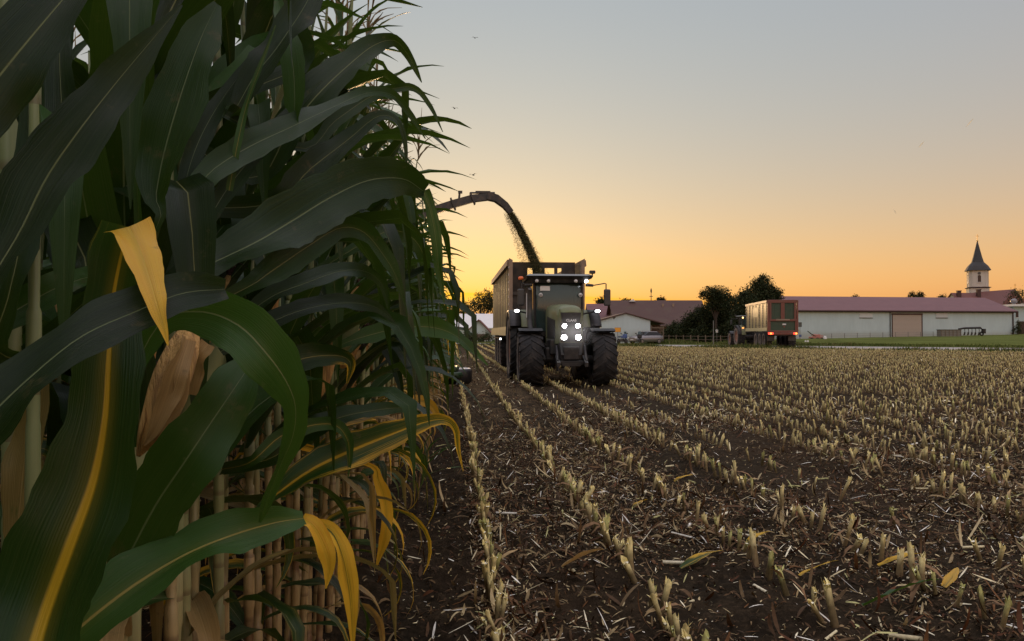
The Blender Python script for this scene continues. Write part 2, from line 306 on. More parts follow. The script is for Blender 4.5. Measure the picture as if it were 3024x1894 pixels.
HALO_DENSITY = 1.0
M = dict(
    leaf=leaf_material(), stalk=stalk_material(), chips=tint_material('plant_scraps'), blades=tint_material('grass_blades', .8, .25), foliage=tint_material('foliage', .8, .18),
    husk=mat('dry_husk', (.66, .40, .13), .7, .6, 75, stretch=(1, 1, .06), dirt=(.10, .045, .02), dirt_amt=.6, bump=.6), husk_green=mat('green_husk', (.20, .24, .09), .55, .4, 18, stretch=(1, 1, .15), dirt=(.35, .26, .12), dirt_amt=.5),
    silk=mat('brown_silk', (.05, .022, .012), .8, .4, 30), tassel=mat('tassel', (.17, .13, .06), .8, .4, 20),
    soil=soil_material(), grass=grass_material(), road=mat('pale_concrete', (.40, .37, .34), .85, .3, 1.2, dirt=(.16, .13, .1), dirt_amt=.5, bump=.2),
    green=mat('seed_green_paint', (.125, .145, .058), .42, .25, 4, dirt=(.12, .10, .07), dirt_amt=.5), black=mat('black_plastic', (.012, .012, .012), .5, .5, 8, dirt=(.06, .05, .04), dirt_amt=.4),
    steel=mat('dirty_steel', (.05, .05, .048), .55, .5, 7, .4, dirt=(.10, .08, .06), dirt_amt=.5), grey=mat('grey_paint', (.06, .065, .062), .5, .3, 5, dirt=(.12, .1, .08), dirt_amt=.4), white=mat('white_paint', (.62, .62, .60), .5, .2, 5),
    roofskin=mat('pale_cab_roof', (.15, .16, .15), .4, .2, 4), tyre=tyre_material(), dust=mat('dusty_sidewall', (.15, .125, .10), .9, .5, 6), rim=mat('rim_paint', (.22, .10, .06), .5, .4, 6, dirt=(.2, .16, .12), dirt_amt=.6), rim_dark=mat('dusty_rim', (.10, .085, .07), .6, .4, 6),
    glass=glass_material('tinted_glass', (.035, .06, .055), .22), mirror=mat('mirror_back', (.05, .05, .048), .45, .3, 6), khaki=mat('khaki_trailer_paint', (.37, .35, .18), .5, .25, 3, dirt=(.18, .14, .09), dirt_amt=.5),
    tan=mat('pale_post_paint', (.26, .19, .13), .55, .3, 4, dirt=(.14, .1, .07), dirt_amt=.5), inner=mat('dark_trailer_steel', (.045, .036, .028), .7, .5, 3, dirt=(.14, .1, .07), dirt_amt=.4), panel=mat('dark_green_panel', (.010, .014, .008), .6, .4, 3),
    lamp=emis('headlamp', (1, .98, .95), 70), lamp_soft=emis('marker_lamp', (.95, .97, 1), 6), red_lamp=emis('tail_lamp', (1, .07, .04), 2.0), amber_lamp=emis('amber_lamp', (1, .30, .06), 2.6), warm_lamp=emis('cab_lamp', (1, .62, .22), 3),
    red=mat('red_trailer_paint', (.165, .055, .038), .5, .3, 4, dirt=(.12, .07, .05), dirt_amt=.5), tgreen=mat('trailer_green', (.03, .06, .035), .5, .3, 3, dirt=(.06, .06, .04), dirt_amt=.4), orange=mat('orange_plastic', (.75, .16, .04), .45, .2, 8),
    wall=wall_material('white_render', (.41, .50, .515)), wall_warm=wall_material('cream_render', (.50, .47, .41)), barn_roof=roof_material('purple_red_roof', (.13, .06, .065), (.22, .11, .11), 1.1), dark_roof=roof_material('dark_tile_roof', (.050, .024, .018), (.105, .05, .036), 3.0, (.07, .05, .03)), red_roof=roof_material('red_tile_roof', (.10, .032, .022), (.18, .06, .045), 3.0), slate=roof_material('grey_slate', (.022, .024, .025), (.055, .058, .058), 2.2),
    brown=mat('dark_brown_trim', (.05, .022, .02), .6, .3, 4), door=boards_material('beige_door', (.34, .28, .23), (.40, .34, .29), 4.0), shutter=mat('pale_shutter', (.50, .53, .54), .7, .12, 4), boards=boards_material('weathered_boards', (.07, .045, .03), (.17, .12, .085)), metal_roof=mat('pale_metal_roof', (.62, .62, .60), .5, .2, 2),
    bark=mat('bark', (.05, .035, .025), .9, .5, 8, stretch=(1, 1, .2), bump=.5), window=mat('dark_window', (.015, .016, .018), .2, .3, 3), sign=mat('sign_yellow', (.62, .28, .03), .5, .2, 5), pole=mat('grey_pole', (.16, .16, .15), .5, .3, 5, .3), pink=mat('faded_red_machine', (.38, .15, .12), .6, .3, 4), blue=mat('blue_paint', (.05, .09, .22), .4, .3, 5), silver=mat('silver_car_paint', (.22, .21, .21), .35, .2, 3, .5), crate=boards_material('grey_boards', (.12, .11, .09), (.20, .19, .16), 2.6), post=mat('fence_post', (.13, .10, .07), .85, .4, 6), gold=mat('gilt', (.45, .28, .07), .35, .2, 5, .8), header=mat('dark_green_header', (.02, .05, .022), .4, .3, 4, dirt=(.10, .08, .05), dirt_amt=.5), wool=mat('straw_fibre', (.92, .86, .62), .8, .2, 30), feather=mat('dark_feather', (.05, .05, .05), .8, .3, 20),
)

k = NT('pale_fibre'); k.set(k.b.inputs['Base Color'], k.mix(k.noise(k.coord(), 300.0), (.9, .82, .55, 1), (.95, .92, .75, 1))); k.b.inputs['Roughness'].default_value = .8; tr_ = k.n('ShaderNodeBsdfTranslucent'); tr_.inputs[0].default_value = (.97, .93, .75, 1); ad2 = k.n('ShaderNodeMixShader'); ad2.inputs[0].default_value = .5
k.t.links.new(k.b.outputs[0], ad2.inputs[1]); k.t.links.new(tr_.outputs[0], ad2.inputs[2]); k.t.links.new(ad2.outputs[0], k.out.inputs[0]); M['fibre'] = k.m

# ------------------------------------------------------------------ ground: soil sheet, road, meadow
ROWX = lambda k: 0.17 + 0.75 * k
def soil_h(x, y):
    near = np.clip((45 - np.hypot(x, y)) / 40, 0, 1)
    h = vnoise(x * .9, y * .5, 1) * .05 + vnoise(x * 4.1, y * 3.7, 2) * .034 + vnoise(x * 11, y * 10, 3) * .024 + vnoise(x * 24, y * 25, 4) * .014
    clod = np.maximum(vnoise(x * 15, y * 15, 9) - .2, 0) * .11
    ridge = .02 * np.cos((x - .17) / .75 * 2 * PI)
    tr = np.exp(-((x - 3.2) / .28) ** 2) + .7 * np.exp(-((x - 5.1) / .28) ** 2); tr = tr * (x > 1) * (y < 22)
    return ((h + clod) * (1 - .75 * np.clip(tr, 0, 1)) - .055 * tr + ridge) * near
def steps(a, b, c, d, fine, coarse):
    """axis values: growing out to a, fine between b and c, growing out to d"""
    mid = list(np.arange(b, c, fine)); s = fine; x = c; hi = []
    while x < d: hi.append(x); s = min(s * coarse, 400); x += s
    hi.append(d); s = fine; x = b; lo = []
    while x > a: s = min(s * coarse, 400); x -= s; lo.append(max(x, a))
    return np.array(lo[::-1] + mid + hi)
gx = steps(-2500, -1.2, 6.0, 2500, .032, 1.035); gy = steps(-400, 2.9, 9.5, 3500, .034, 1.03)
GX, GY = np.meshgrid(gx, gy); HZ = soil_h(GX, GY)
nx, ny = len(gx), len(gy); idx = np.arange(nx * ny).reshape(ny, nx)
quads = np.stack([idx[:-1, :-1], idx[:-1, 1:], idx[1:, 1:], idx[1:, :-1]], -1).reshape(-1, 4)
o = new_obj('field', np_mesh('field', np.stack([GX, GY, HZ], -1).reshape(-1, 3), [quads], M['soil']))
tag(o, 'dark brown harvested maize field soil', 'field', kind='structure')

rb0, rb1 = G(1455, 813.5), G(2312, 821.5); rf0, rf1 = G(1455, 817.5), G(2312, 830.0)
def on(a, b, t, z): p = a + (b - a) * t; return np.array([p[0], p[1], z])
mb = MB(); N = 24
ts = np.linspace(-1.6, 2.6, N + 1)
mb.add([on(rb0, rb1, t, .06) for t in ts] + [on(rf0, rf1, t, .06) for t in ts], [(i, i + 1, N + 2 + i, N + 1 + i) for i in range(N)])
tag(mb.build('road', M['road']), 'pale concrete farm road along the far field edge', 'road', kind='structure')

rdir = (rb1 - rb0)[:2] / np.linalg.norm((rb1 - rb0)[:2]); rnor = np.array([-rdir[1], rdir[0]]); rnor = rnor if rnor[1] > 0 else -rnor
def meadow_h(x, y):
    d = (x - rb0[0]) * rnor[0] + (y - rb0[1]) * rnor[1]
    t = np.clip(d / 70, 0, 1); t = t * t * (3 - 2 * t)
    xc = x * math.cos(YAW) - y * math.sin(YAW)
    return .075 + t * np.clip(.1 + (xc - 56) / 47 * .82, 0, 1.3) + vnoise(x * .35, y * .35, 5) * .05 * np.clip(d / 6, 0, 1)
tt = steps(-1500, -120, 330, 1600, 2.0, 1.12); dd = steps(-.2, 0, 110, 2500, 1.5, 1.12); dd = dd[dd >= 0]
TT, DD = np.meshgrid(tt, dd); MX = rb0[0] + rdir[0] * TT + rnor[0] * DD; MY = rb0[1] + rdir[1] * TT + rnor[1] * DD
idx = np.arange(MX.size).reshape(MX.shape); quads = np.stack([idx[:-1, :-1], idx[:-1, 1:], idx[1:, 1:], idx[1:, :-1]], -1).reshape(-1, 4)
o = new_obj('meadow', np_mesh('meadow', np.stack([MX, MY, meadow_h(MX, MY)], -1).reshape(-1, 3), [quads], M['grass']))
tag(o, 'green mown meadow between the road and the long barn', 'meadow', kind='structure')

# ------------------------------------------------------------------ blades, chips, strips as numpy batches
def strips(base, yaw, pitch, length, width, curl, col, roll=None, n=3):
    """bent flat strips: base (m,3), arrays per strip; returns V, quads, tint"""
    m = len(base); t = np.linspace(0, 1, n + 1)
    el = pitch[:, None] - curl[:, None] * t[None]
    ds = length[:, None] / n
    hx = np.concatenate([np.zeros((m, 1)), np.cumsum(np.cos(el[:, :-1]) * ds, 1)], 1); hz = np.concatenate([np.zeros((m, 1)), np.cumsum(np.sin(el[:, :-1]) * ds, 1)], 1)
    cx, cy = np.cos(yaw)[:, None], np.sin(yaw)[:, None]
    px = base[:, 0:1] + hx * cx; py = base[:, 1:2] + hx * cy; pz = base[:, 2:3] + hz
    wp = width[:, None] * np.minimum(1, .45 + 2.4 * t)[None] * np.where(t > .7, (1.12 - t) / .42, 1)[None] / 2
    ro = (roll if roll is not None else np.zeros(m))[:, None]
    wx, wy, wz = -cy * np.cos(ro) * wp, cx * np.cos(ro) * wp, np.sin(ro) * wp
    L = np.stack([px + wx, py + wy, pz + wz], -1); Rr = np.stack([px - wx, py - wy, pz - wz], -1)
    V = np.stack([L, Rr], 2).reshape(-1, 3)
    b = (np.arange(m) * 2 * (n + 1))[:, None] + (np.arange(n) * 2)[None]; b = b.reshape(-1)
    F = np.stack([b, b + 1, b + 3, b + 2], -1)
    T = np.concatenate([col, np.ones((m, 1))], 1); T = np.repeat(T, 2 * (n + 1), 0)
    return V, F, T
def merge(parts):
    V = []; F = []; T = []; off = 0
    for v, f, t in parts: V.append(v); F.append(f + off); T.append(t); off += len(v)
    return np.concatenate(V), F, np.concatenate(T)
def pick(cols, m, jit=.25):
    c = np.array(cols)[RNG.integers(0, len(cols), m)]; return c * (1 + (RNG.random((m, 1)) - .5) * 2 * jit)

# ------------------------------------------------------------------ maize leaves and plants
def catmull(pts, n):
    pts = np.asarray(pts, float); p = np.vstack([2 * pts[0] - pts[1], pts, 2 * pts[-1] - pts[-2]]); m = len(pts) - 1; out = []
    for i in range(n):
        s = i / (n - 1) * m; k = min(int(s), m - 1); t = s - k; a, b, c, d = p[k:k + 4]
        out.append(.5 * (2 * b + (c - a) * t + (2 * a - 5 * b + 4 * c - d) * t * t + (3 * b - a - 3 * c + d) * t ** 3))
    return np.array(out)
def ribbon(sp, wd, nrm, fold, ripple, tint, nu=5, v0=0.0, v1=1.0, seed=0):
    """leaf blade along sp with widths wd, upper side nrm"""
    n = len(sp); T = np.gradient(sp, axis=0); T /= np.linalg.norm(T, axis=1)[:, None] + 1e-9
    Wv = np.cross(nrm, T); Wv /= np.linalg.norm(Wv, axis=1)[:, None] + 1e-9; Nn = np.cross(T, Wv)
    u = np.linspace(-1, 1, nu); tv = np.linspace(v0, v1, n)
    ph = seed * 1.7; V = []
    arc = np.concatenate([[0], np.cumsum(np.linalg.norm(np.diff(sp, axis=0), axis=1))])
    for j, a in enumerate(u):
        rip = ripple * (abs(a) ** 1.5) * (np.sin(arc * 31 + ph + (2.1 if a > 0 else 0)) + .8 * np.sin(arc * 13.7 + ph * 2.3 + (.9 if a > 0 else 0)) + .5 * np.sin(arc * 71 + ph * 3.1)) * np.minimum(1, wd / .05)
        lift = fold * abs(a) * wd * .5
        ed = 1 + (.045 * np.sin(arc * 61 + ph + 3 * a) + .035 * np.sin(arc * 137 + ph * 1.3 - a)) * (abs(a) > .99)
        V.append(sp + Wv * (a * ed * wd * .5 * math.sqrt(max(1 - fold * fold * .5, .3)))[:, None] + Nn * (lift + rip)[:, None])
    V = np.stack(V, 1).reshape(-1, 3); uv = np.stack([np.tile((u + 1) / 2, n), np.repeat(tv, nu)], -1)
    i = np.arange(n * nu).reshape(n, nu); F = np.stack([i[:-1, :-1], i[:-1, 1:], i[1:, 1:], i[1:, :-1]], -1).reshape(-1, 4)
    return V, F, uv, np.tile(np.array(tint, float), (n * nu, 1))
def width_profile(t, W): return W * np.minimum(1, .40 + 2.2 * t) * np.maximum(1 - t ** 1.9, 0) ** 1.05 + .0015
def rand_leaf(rnd, base, az, L, W, th0, bend, tint, n=13, nu=5, kink=None, twist=0.0):
    t = np.linspace(0, 1, n); th = th0 + bend * t ** 1.5
    if kink: q = np.clip((t - kink[0]) / .14, 0, 1); th = np.minimum(th + q * q * (3 - 2 * q) * kink[1], 3.05)
    ds = L / (n - 1); dh = np.sin(th) * ds; dz = np.cos(th) * ds
    h = np.concatenate([[0], np.cumsum(dh)[:-1]]); z = np.concatenate([[0], np.cumsum(dz)[:-1]])
    azv = az + twist * t
    d = np.stack([np.cos(azv), np.sin(azv)], -1); xy = np.concatenate([[[0, 0]], np.cumsum(d * dh[:, None], 0)[:-1]])
    sp = np.column_stack([base[0] + xy[:, 0], base[1] + xy[:, 1], base[2] + z])
    nrm = np.column_stack([-d[:, 0] * np.cos(th), -d[:, 1] * np.cos(th), np.sin(th)])
    ro = rnd.uniform(-.4, .4) + twist * t; side = np.column_stack([-d[:, 1], d[:, 0], np.zeros(n)]); nrm = nrm * np.cos(ro)[:, None] + side * np.sin(ro)[:, None]
    return ribbon(sp, width_profile(t, W), nrm, rnd.uniform(.2, .5), rnd.uniform(.002, .007), tint, nu, seed=rnd.random() * 9)

def tube_np(pts, rad, seg=7):
    m = MB(); m.tube(pts, rad, seg, False); return np.array(m.v), np.array(m.f)
def make_stalk_arrays(rnd, H, seg=7, lean=(0, 0)):
    zs = []; rs = []; z = 0.0
    nodes = np.arange(0, H - .25, .185)
    for zn in nodes:
        r = .0135 * (1 - .55 * zn / H) * rnd.uniform(.9, 1.1); zn += rnd.uniform(-.03, .03) * (zn > 0); q = rnd.uniform(.06, .16); w_ = rnd.uniform(1.12, 1.38); zs += [zn, zn + .012, zn + .02, zn + q, zn + q + .006]; rs += [r * 1.12, r * w_, r * w_, r * (w_ - .08), r * .94]
    zs.append(H); rs.append(.004)
    pts = [(lean[0] * (q / H) ** 2, lean[1] * (q / H) ** 2, q) for q in zs]
    return tube_np(pts, rs, seg)
def make_tassel_arrays(rnd, top, H=.34):
    Vs = []; Fs = []; off = 0
    for k in range(rnd.randint(7, 11)):
        a = rnd.uniform(0, 2 * PI); L = rnd.uniform(.16, .27); sp = .25 if k else .03; z0 = top[2] - .02 + rnd.uniform(0, .10)
        if k == 0: L = H
        pts = [(top[0] + math.cos(a) * L * t * (sp + t * rnd.uniform(.25, .6) * (k > 0)), top[1] + math.sin(a) * L * t * (sp + t * .4 * (k > 0)), z0 + L * (t - .38 * t * t * (k > 0))) for t in (0, .2, .4, .6, .8, 1)]
        # spikelets: alternating thick and thin makes the branch read as beaded
        v, f = tube_np(pts, [.0022, .005, .0028, .005, .0028, .0012], 4); Vs.append(v); Fs.append(f + off); off += len(v)
    return np.concatenate(Vs), np.concatenate(Fs)
def make_ear(rnd, z, az, green):
    m = MB(); L = rnd.uniform(.2, .27); tilt = rnd.uniform(.2, .5); d = Vector((math.cos(az) * math.sin(tilt), math.sin(az) * math.sin(tilt), math.cos(tilt))); b = Vector((math.cos(az) * .018, math.sin(az) * .018, z))
    prof = [(0, .010), (.06, .018), (.2, .027), (.45, .029), (.7, .024), (.88, .014), (1, .004)]
    m.tube([b + d * L * t for t, r in prof], [r for t, r in prof], 14, True)
    m.v = [tuple(Vector(p) + (Vector(p) - (b + d * max(0, (Vector(p) - b).dot(d)))) * (.10 * math.sin(i * 2.4) + .05 * math.sin(i * 5.1))) for i, p in enumerate(m.v)]
    s = MB()
    for k in range(6):
        a = k * 1.05; e = b + d * L; s.tube([e - d * .01, e + d * .03 + Vector((math.cos(a), math.sin(a), 0)) * .012, e + d * .035 + Vector((math.cos(a), math.sin(a), -.6)) * .035], [.003, .0025, .001], 4)
    return m, s

def plant_leaves(rnd, H, detailed):
    out = []; nl = 14; az0 = 0.0
    for i in range(nl):
        f = i / (nl - 1); z = .32 + f * (H - .55); az = az0 + (PI if i % 2 else 0) + rnd.uniform(-.45, .45)
        L = (.56 + .34 * math.sin(PI * min(1, .15 + f * .85))) * rnd.uniform(.88, 1.12); W = (.070 + .038 * math.sin(PI * (.2 + .7 * f))) * rnd.uniform(.9, 1.1)
        if f > .85: L *= .72; W *= .75
        r = rnd.random(); yel = 0.0; dry = 0.0; mr = rnd.random() * .15
        if z < .85:
            dry = rnd.uniform(.6, 1.0) if rnd.random() < .55 else .1; yel = rnd.uniform(.2, .8); L *= rnd.uniform(.5, .85); W *= .62; th0, bend = rnd.uniform(.8, 1.5), rnd.uniform(1.6, 2.3)
        elif z < 1.4:
            yel = rnd.choice([0, 0, .1, .2, .3, .6]); mr = max(0, yel - .2); th0, bend = rnd.uniform(.45, .75), rnd.uniform(1.2, 2.3)
        elif f < .68: th0, bend = rnd.uniform(.28, .55), rnd.uniform(.7, 1.5)
        else: th0, bend = rnd.uniform(.08, .32), rnd.uniform(.3, .9)
        kink = (rnd.uniform(.38, .66), rnd.uniform(.9, 2.0)) if rnd.random() < (.8 if z > .95 else .4) else None
        if not kink: bend += rnd.uniform(.5, 1.1)
        out.append(rand_leaf(rnd, (0, 0, z), az, L, W, th0, bend, (r, yel, dry, mr), 14 if detailed else 9, 5 if detailed else 3, kink, rnd.uniform(-.5, .5)))
    return out
def plant_arrays(rnd, H, detailed):
    """dict of part -> list of arrays"""
    return dict(stalk=make_stalk_arrays(rnd, H, 8 if detailed else 5, (rnd.uniform(-.1, .1), rnd.uniform(-.1, .1))), leaves=plant_leaves(rnd, H, detailed))
def plain(v, f, m, name): return np_mesh(name, v, [f], m)
def leaf_mesh(a, name='leaf'): return np_mesh(name, a[0], [a[1]], M['leaf'], uv=a[2], tint=a[3])

def merged_plant(rnd, H, detailed=False, ear=True, tassel=True):
    """one mesh with leaf, stalk, tassel and husk materials; returns arrays"""
    pa = plant_arrays(rnd, H, detailed); V = []; F = []; UV = []; T = []; MI = []; off = 0
    def put(v, f, uv, t, mi):
        nonlocal off
        V.append(v); F.append(f + off); UV.append(uv if uv is not None else np.zeros((len(v), 2))); T.append(t if t is not None else np.zeros((len(v), 4))); MI.append(np.full(len(f), mi)); off += len(v)
    for a in pa['leaves']: put(a[0], a[1], a[2], a[3], 0)
    v, f = pa['stalk']; put(v, f, None, None, 1); top = v[-1]
    if tassel: v, f = make_tassel_arrays(rnd, top); put(v, f, None, None, 2)
    if ear:
        m, s = make_ear(rnd, rnd.uniform(1.05, 1.3), rnd.uniform(-.6, .6), True); ff = np.array([q for q in m.f if len(q) == 4]); put(np.array(m.v), ff, None, None, 3)
    return np.concatenate(V), np.concatenate(F), np.concatenate(UV), np.concatenate(T), np.concatenate(MI)
PM = [M['leaf'], M['stalk'], M['tassel'], M['husk']]

ROW1 = -0.58; ROW2 = -1.33; ROW3 = -2.08
# detailed plants: one kind of each, then copies with their parts
def detailed_plant(i):
    rnd = random.Random(100 + i); H = rnd.uniform(2.45, 2.8)
    t = thing('maize_plant', (0, 0, 0), 'tall green maize plant', 'maize plant', 'maize plants standing at the field edge')
    pa = plant_arrays(rnd, H, True); new_obj('stalk', plain(*pa['stalk'], M['stalk'], 'stalk'), t)
    for a in pa['leaves']: new_obj('leaf', leaf_mesh(a), t)
    v, f = make_tassel_arrays(rnd, pa['stalk'][0][-1]); new_obj('tassel', plain(v, f, M['tassel'], 'tassel'), t)
    m, s = make_ear(rnd, rnd.uniform(1.0, 1.3), rnd.choice([0.2, -.3, PI]), i % 2); e = m.build('ear', M['husk'] if i % 3 else M['husk_green'], t); s.build('silk', M['silk'], e)
    return t
PROT = [detailed_plant(i) for i in range(8)]
MERG = []
for i in range(10):
    rnd = random.Random(300 + i); a = merged_plant(rnd, rnd.uniform(2.4, 2.78)); MERG.append(a)
MMESH = [np_mesh('maize_plant', a[0], [a[1]], PM, uv=a[2], tint=a[3], midx=a[4]) for a in MERG]
rnd = random.Random(5); used = set()
GRP = 'maize plants standing at the field edge'
def lab_row(y, row):
    if row == 1: return 'tall maize plant in the outer row lining the bare soil strip' if y > 6 else 'tall maize plant among the nearest stalks of the outer row'
    return 'tall maize plant standing in the shade behind the outer row'
count = 0
def put_plant(x, y, row, az):
    global count
    sc = rnd.uniform(.95, 1.07)
    if row == 1 and y < 6.5:
        i = rnd.randrange(8)
        if i in used: dup(PROT[i], (x, y, 0), az, sc, lab_row(y, row)).rotation_euler = (rnd.gauss(0, .035), rnd.gauss(0, .03), az)
        else: used.add(i); p = PROT[i]; p.location = (x, y, 0); p.rotation_euler = (0, 0, az); p.scale = (sc,) * 3; p['label'] = lab_row(y, row)
    else:
        o = new_obj('maize_plant', MMESH[rnd.randrange(10)]); o.location = (x, y, 0); o.rotation_euler = (rnd.gauss(0, .03), rnd.gauss(0, .025), az); o.scale = (sc,) * 3; tag(o, lab_row(y, row), 'maize plant', GRP)
    count += 1
y = 1.42
while y < 19.3:
    az = (PI / 2 + rnd.uniform(-1.0, 1.0) if y < 2.2 else rnd.uniform(-.55, .55)) + (PI if rnd.random() < .5 else 0)
    put_plant(ROW1 + rnd.uniform(-.03, .03), y, 1, az); y += rnd.uniform(.115, .155)
y = 1.5
while y < 19.0: put_plant(ROW2 + rnd.uniform(-.03, .03), y, 2, rnd.uniform(0, 6.28)); y += rnd.uniform(.13, .18)
# the standing crop deeper in (and beside the camera), nobody could count it: one object
V = []; F = []; UV = []; T = []; MI = []; off = 0
def add_deep(x, y):
    global off
    a = MERG[rnd.randrange(10)]; q = rnd.uniform(0, 2 * PI); s = rnd.uniform(.95, 1.07); c, sn = math.cos(q), math.sin(q)
    v = a[0] * s; v = np.column_stack([v[:, 0] * c - v[:, 1] * sn + x, v[:, 0] * sn + v[:, 1] * c + y, v[:, 2]])
    V.append(v); F.append(a[1] + off); UV.append(a[2]); T.append(a[3]); MI.append(a[4]); off += len(v)
for r in range(4):
    x = ROW3 - .75 * r; y = -2.5 if r else -1.0
    while y < 19.0: add_deep(x + rnd.uniform(-.04, .04), y); y += .2 if r < 2 else .28
for x in (ROW1, ROW2):
    y = -3.0
    while y < (-.35 if x == ROW1 else 1.4): add_deep(x - (.15 if x == ROW1 else 0), y); y += .16
o = new_obj('standing_maize', np_mesh('standing_maize', np.concatenate(V), [np.concatenate(F)], PM, uv=np.concatenate(UV), tint=np.concatenate(T), midx=np.concatenate(MI)))
tag(o, 'dense mass of standing maize deep behind the outer rows', 'maize crop', kind='stuff')

# ------------------------------------------------------------------ stubble rows
def stump_arrays(rnd, lod=0):
    """a cut stalk: rough tube, darker foot, frayed pale top with splinters and a shred of sheath"""
    H = rnd.uniform(.085, .16); seg = (8, 6, 4)[lod]; lean = (rnd.uniform(-.25, .25) * H, rnd.uniform(-.25, .25) * H)
    r0 = rnd.uniform(.0085, .0135); V = []; T = []; F = []
    dark = np.array([.10, .062, .03]) * rnd.uniform(.6, 1.4); pale = np.array([.86, .76, .36]) * rnd.uniform(.75, 1.15)
    if rnd.random() < .25: pale = np.array([.52, .52, .20])
    levels = [(-.03, 1.25, 0), (.02, 1.15, .05), (.45, 1.0, .12), (.66, 1.02, .42), (.86, 1.08, .95), (1, 1.2, 1)] if lod == 0 else [(-.03, 1.2, 0), (.5, 1, .26), (1, 1.15, 1)]
    for li, (f, rr, p) in enumerate(levels):
        for k in range(seg):
            a = 2 * PI * k / seg; top = li == len(levels) - 1; h = H * f + (rnd.uniform(-.028, .03) if top else 0)
            V.append((lean[0] * f + math.cos(a) * r0 * rr, lean[1] * f + math.sin(a) * r0 * rr, h)); c = dark * (1 - p) + pale * p; T.append((*(c * rnd.uniform(.8, 1.2)), 1))
    for li in range(len(levels) - 1):
        for k in range(seg): F.append((li * seg + k, li * seg + (k + 1) % seg, (li + 1) * seg + (k + 1) % seg, (li + 1) * seg + k))
    b0 = len(V); cap_ = {8: [(0, 1, 2, 3), (0, 3, 4, 7), (4, 5, 6, 7)], 6: [(0, 1, 2, 3), (0, 3, 4, 5)], 4: [(0, 1, 2, 3)]}[seg]
    for k in range(seg):
        a = 2 * PI * k / seg; V.append((lean[0] * .95 + math.cos(a) * r0 * 1.0, lean[1] * .95 + math.sin(a) * r0 * 1.0, H * .95)); T.append((.92, .88, .68, 1))
    F += [tuple(b0 + i for i in q) for q in cap_]
    ns = (4, 2, 1)[lod]; n = ns; b = np.array([[lean[0] * .9, lean[1] * .9, H * .88]] * n) + (RNG.random((n, 3)) - .5) * r0 * 1.6
    parts = [(np.array(V), np.array(F), np.array(T))]
    parts.append(strips(b, RNG.random(n) * 6.28, RNG.uniform(1.0, 1.5, n), RNG.uniform(.02, .045, n), RNG.uniform(.004, .009, n), RNG.uniform(0, 1.6, n), pick([pale, pale * 1.15, pale * .7], n), RNG.uniform(-.6, .6, n), 2))
    if rnd.random() < .45:
        n = 2; b = np.array([[lean[0] * .4, lean[1] * .4, H * rnd.uniform(.3, .7)]] * n)
        parts.append(strips(b, RNG.random(n) * 6.28, RNG.uniform(.1, 1.1, n), RNG.uniform(.06, .16, n), RNG.uniform(.01, .022, n), RNG.uniform(.8, 2.2, n), pick([(.36, .26, .13), (.2, .12, .06)], n), RNG.uniform(-.6, .6, n), 3))
    return merge(parts)
def in_view(x, y, m=.06):
    dx, dy = x, y; dep = dx * _f[0] + dy * _f[1]; lat = dx * _r[0] + dy * _r[1]
    return dep > .5 and abs(lat) / dep < .637 + m
rnd = random.Random(11); cand = []
ROAD_N = lambda x, y: (x - rf0[0]) * rnor[0] + (y - rf0[1]) * rnor[1]
for k in range(-9, 95):
    y = 2.6 if k >= 0 else 27.0
    while y < 110:
        x = ROWX(k) + rnd.gauss(0, .010) + .03 * math.sin(y * .21 + k); y += max(.025, rnd.gauss(.094, .032)) * (1 if y < 40 else 1.15)
        if k < 0 and y < 27: continue
        if k == 0 and 19.6 < y < 23.4: continue
        if ROAD_N(x, y) > -1.2 - rnd.random(): break
        if k == 4 and y < 26 and rnd.random() < .7: continue
        if k in (2, 3) and y < 9 and rnd.random() < .3: continue
        if vnoise(np.array(x * .6), np.array(y * .45), 21) > .42 and y < 40 and k > 1: continue
        if in_view(x, y, .4): cand.append((math.hypot(x, y), x, y, in_view(x, y, .03)))
        if rnd.random() < .035: y += rnd.uniform(.1, .4)
cand.sort(); seen = [q for q in cand if q[3]]; near = seen[:300]; _ns = set(near); rest = [q for q in cand if q not in _ns]
STV = [np_mesh('maize_stump', a[0], a[1], M['chips'], tint=a[2]) for a in (stump_arrays(random.Random(40 + i), 0) for i in range(24))]
for d, x, y, _v in near:
    o = new_obj('maize_stump', STV[rnd.randrange(24)]); o.location = (x, y, float(soil_h(np.array(x), np.array(y)))); s = rnd.uniform(.8, 1.25)
    o.rotation_euler = (rnd.gauss(0, .13), rnd.gauss(0, .13), rnd.uniform(0, 6.28)); o.scale = (s * rnd.uniform(.9, 1.3),) * 2 + (s,)
    tag(o, 'short cut maize stump with a frayed pale top near the camera', 'maize stump', 'cut maize stumps in the nearest stubble rows')
LOD = [[stump_arrays(random.Random(70 + i), l) for i in range(12)] for l in (1, 2)]
V = []; F = []; T = []; off = 0
for d, x, y, _v in rest:
    a = LOD[0 if d < 18 else 1][rnd.randrange(12)]; q = rnd.uniform(0, 6.28); c, sn = math.cos(q), math.sin(q); s = rnd.uniform(.75, 1.25); tx, ty = rnd.gauss(0, .10), rnd.gauss(0, .10)
    v = a[0] * s; z = v[:, 2]; V.append(np.column_stack([v[:, 0] * c - v[:, 1] * sn + x + tx * z, v[:, 0] * sn + v[:, 1] * c + y + ty * z, z + float(soil_h(np.array(x), np.array(y)))]))
    F += [f + off for f in a[1]]; T.append(a[2]); off += len(v)
FQ = np.concatenate(F)
o = new_obj('stubble', np_mesh('stubble', np.concatenate(V), [FQ], M['chips'], tint=np.concatenate(T)))
tag(o, 'countless cut maize stumps in rows across the harvested field', 'stubble', kind='stuff')

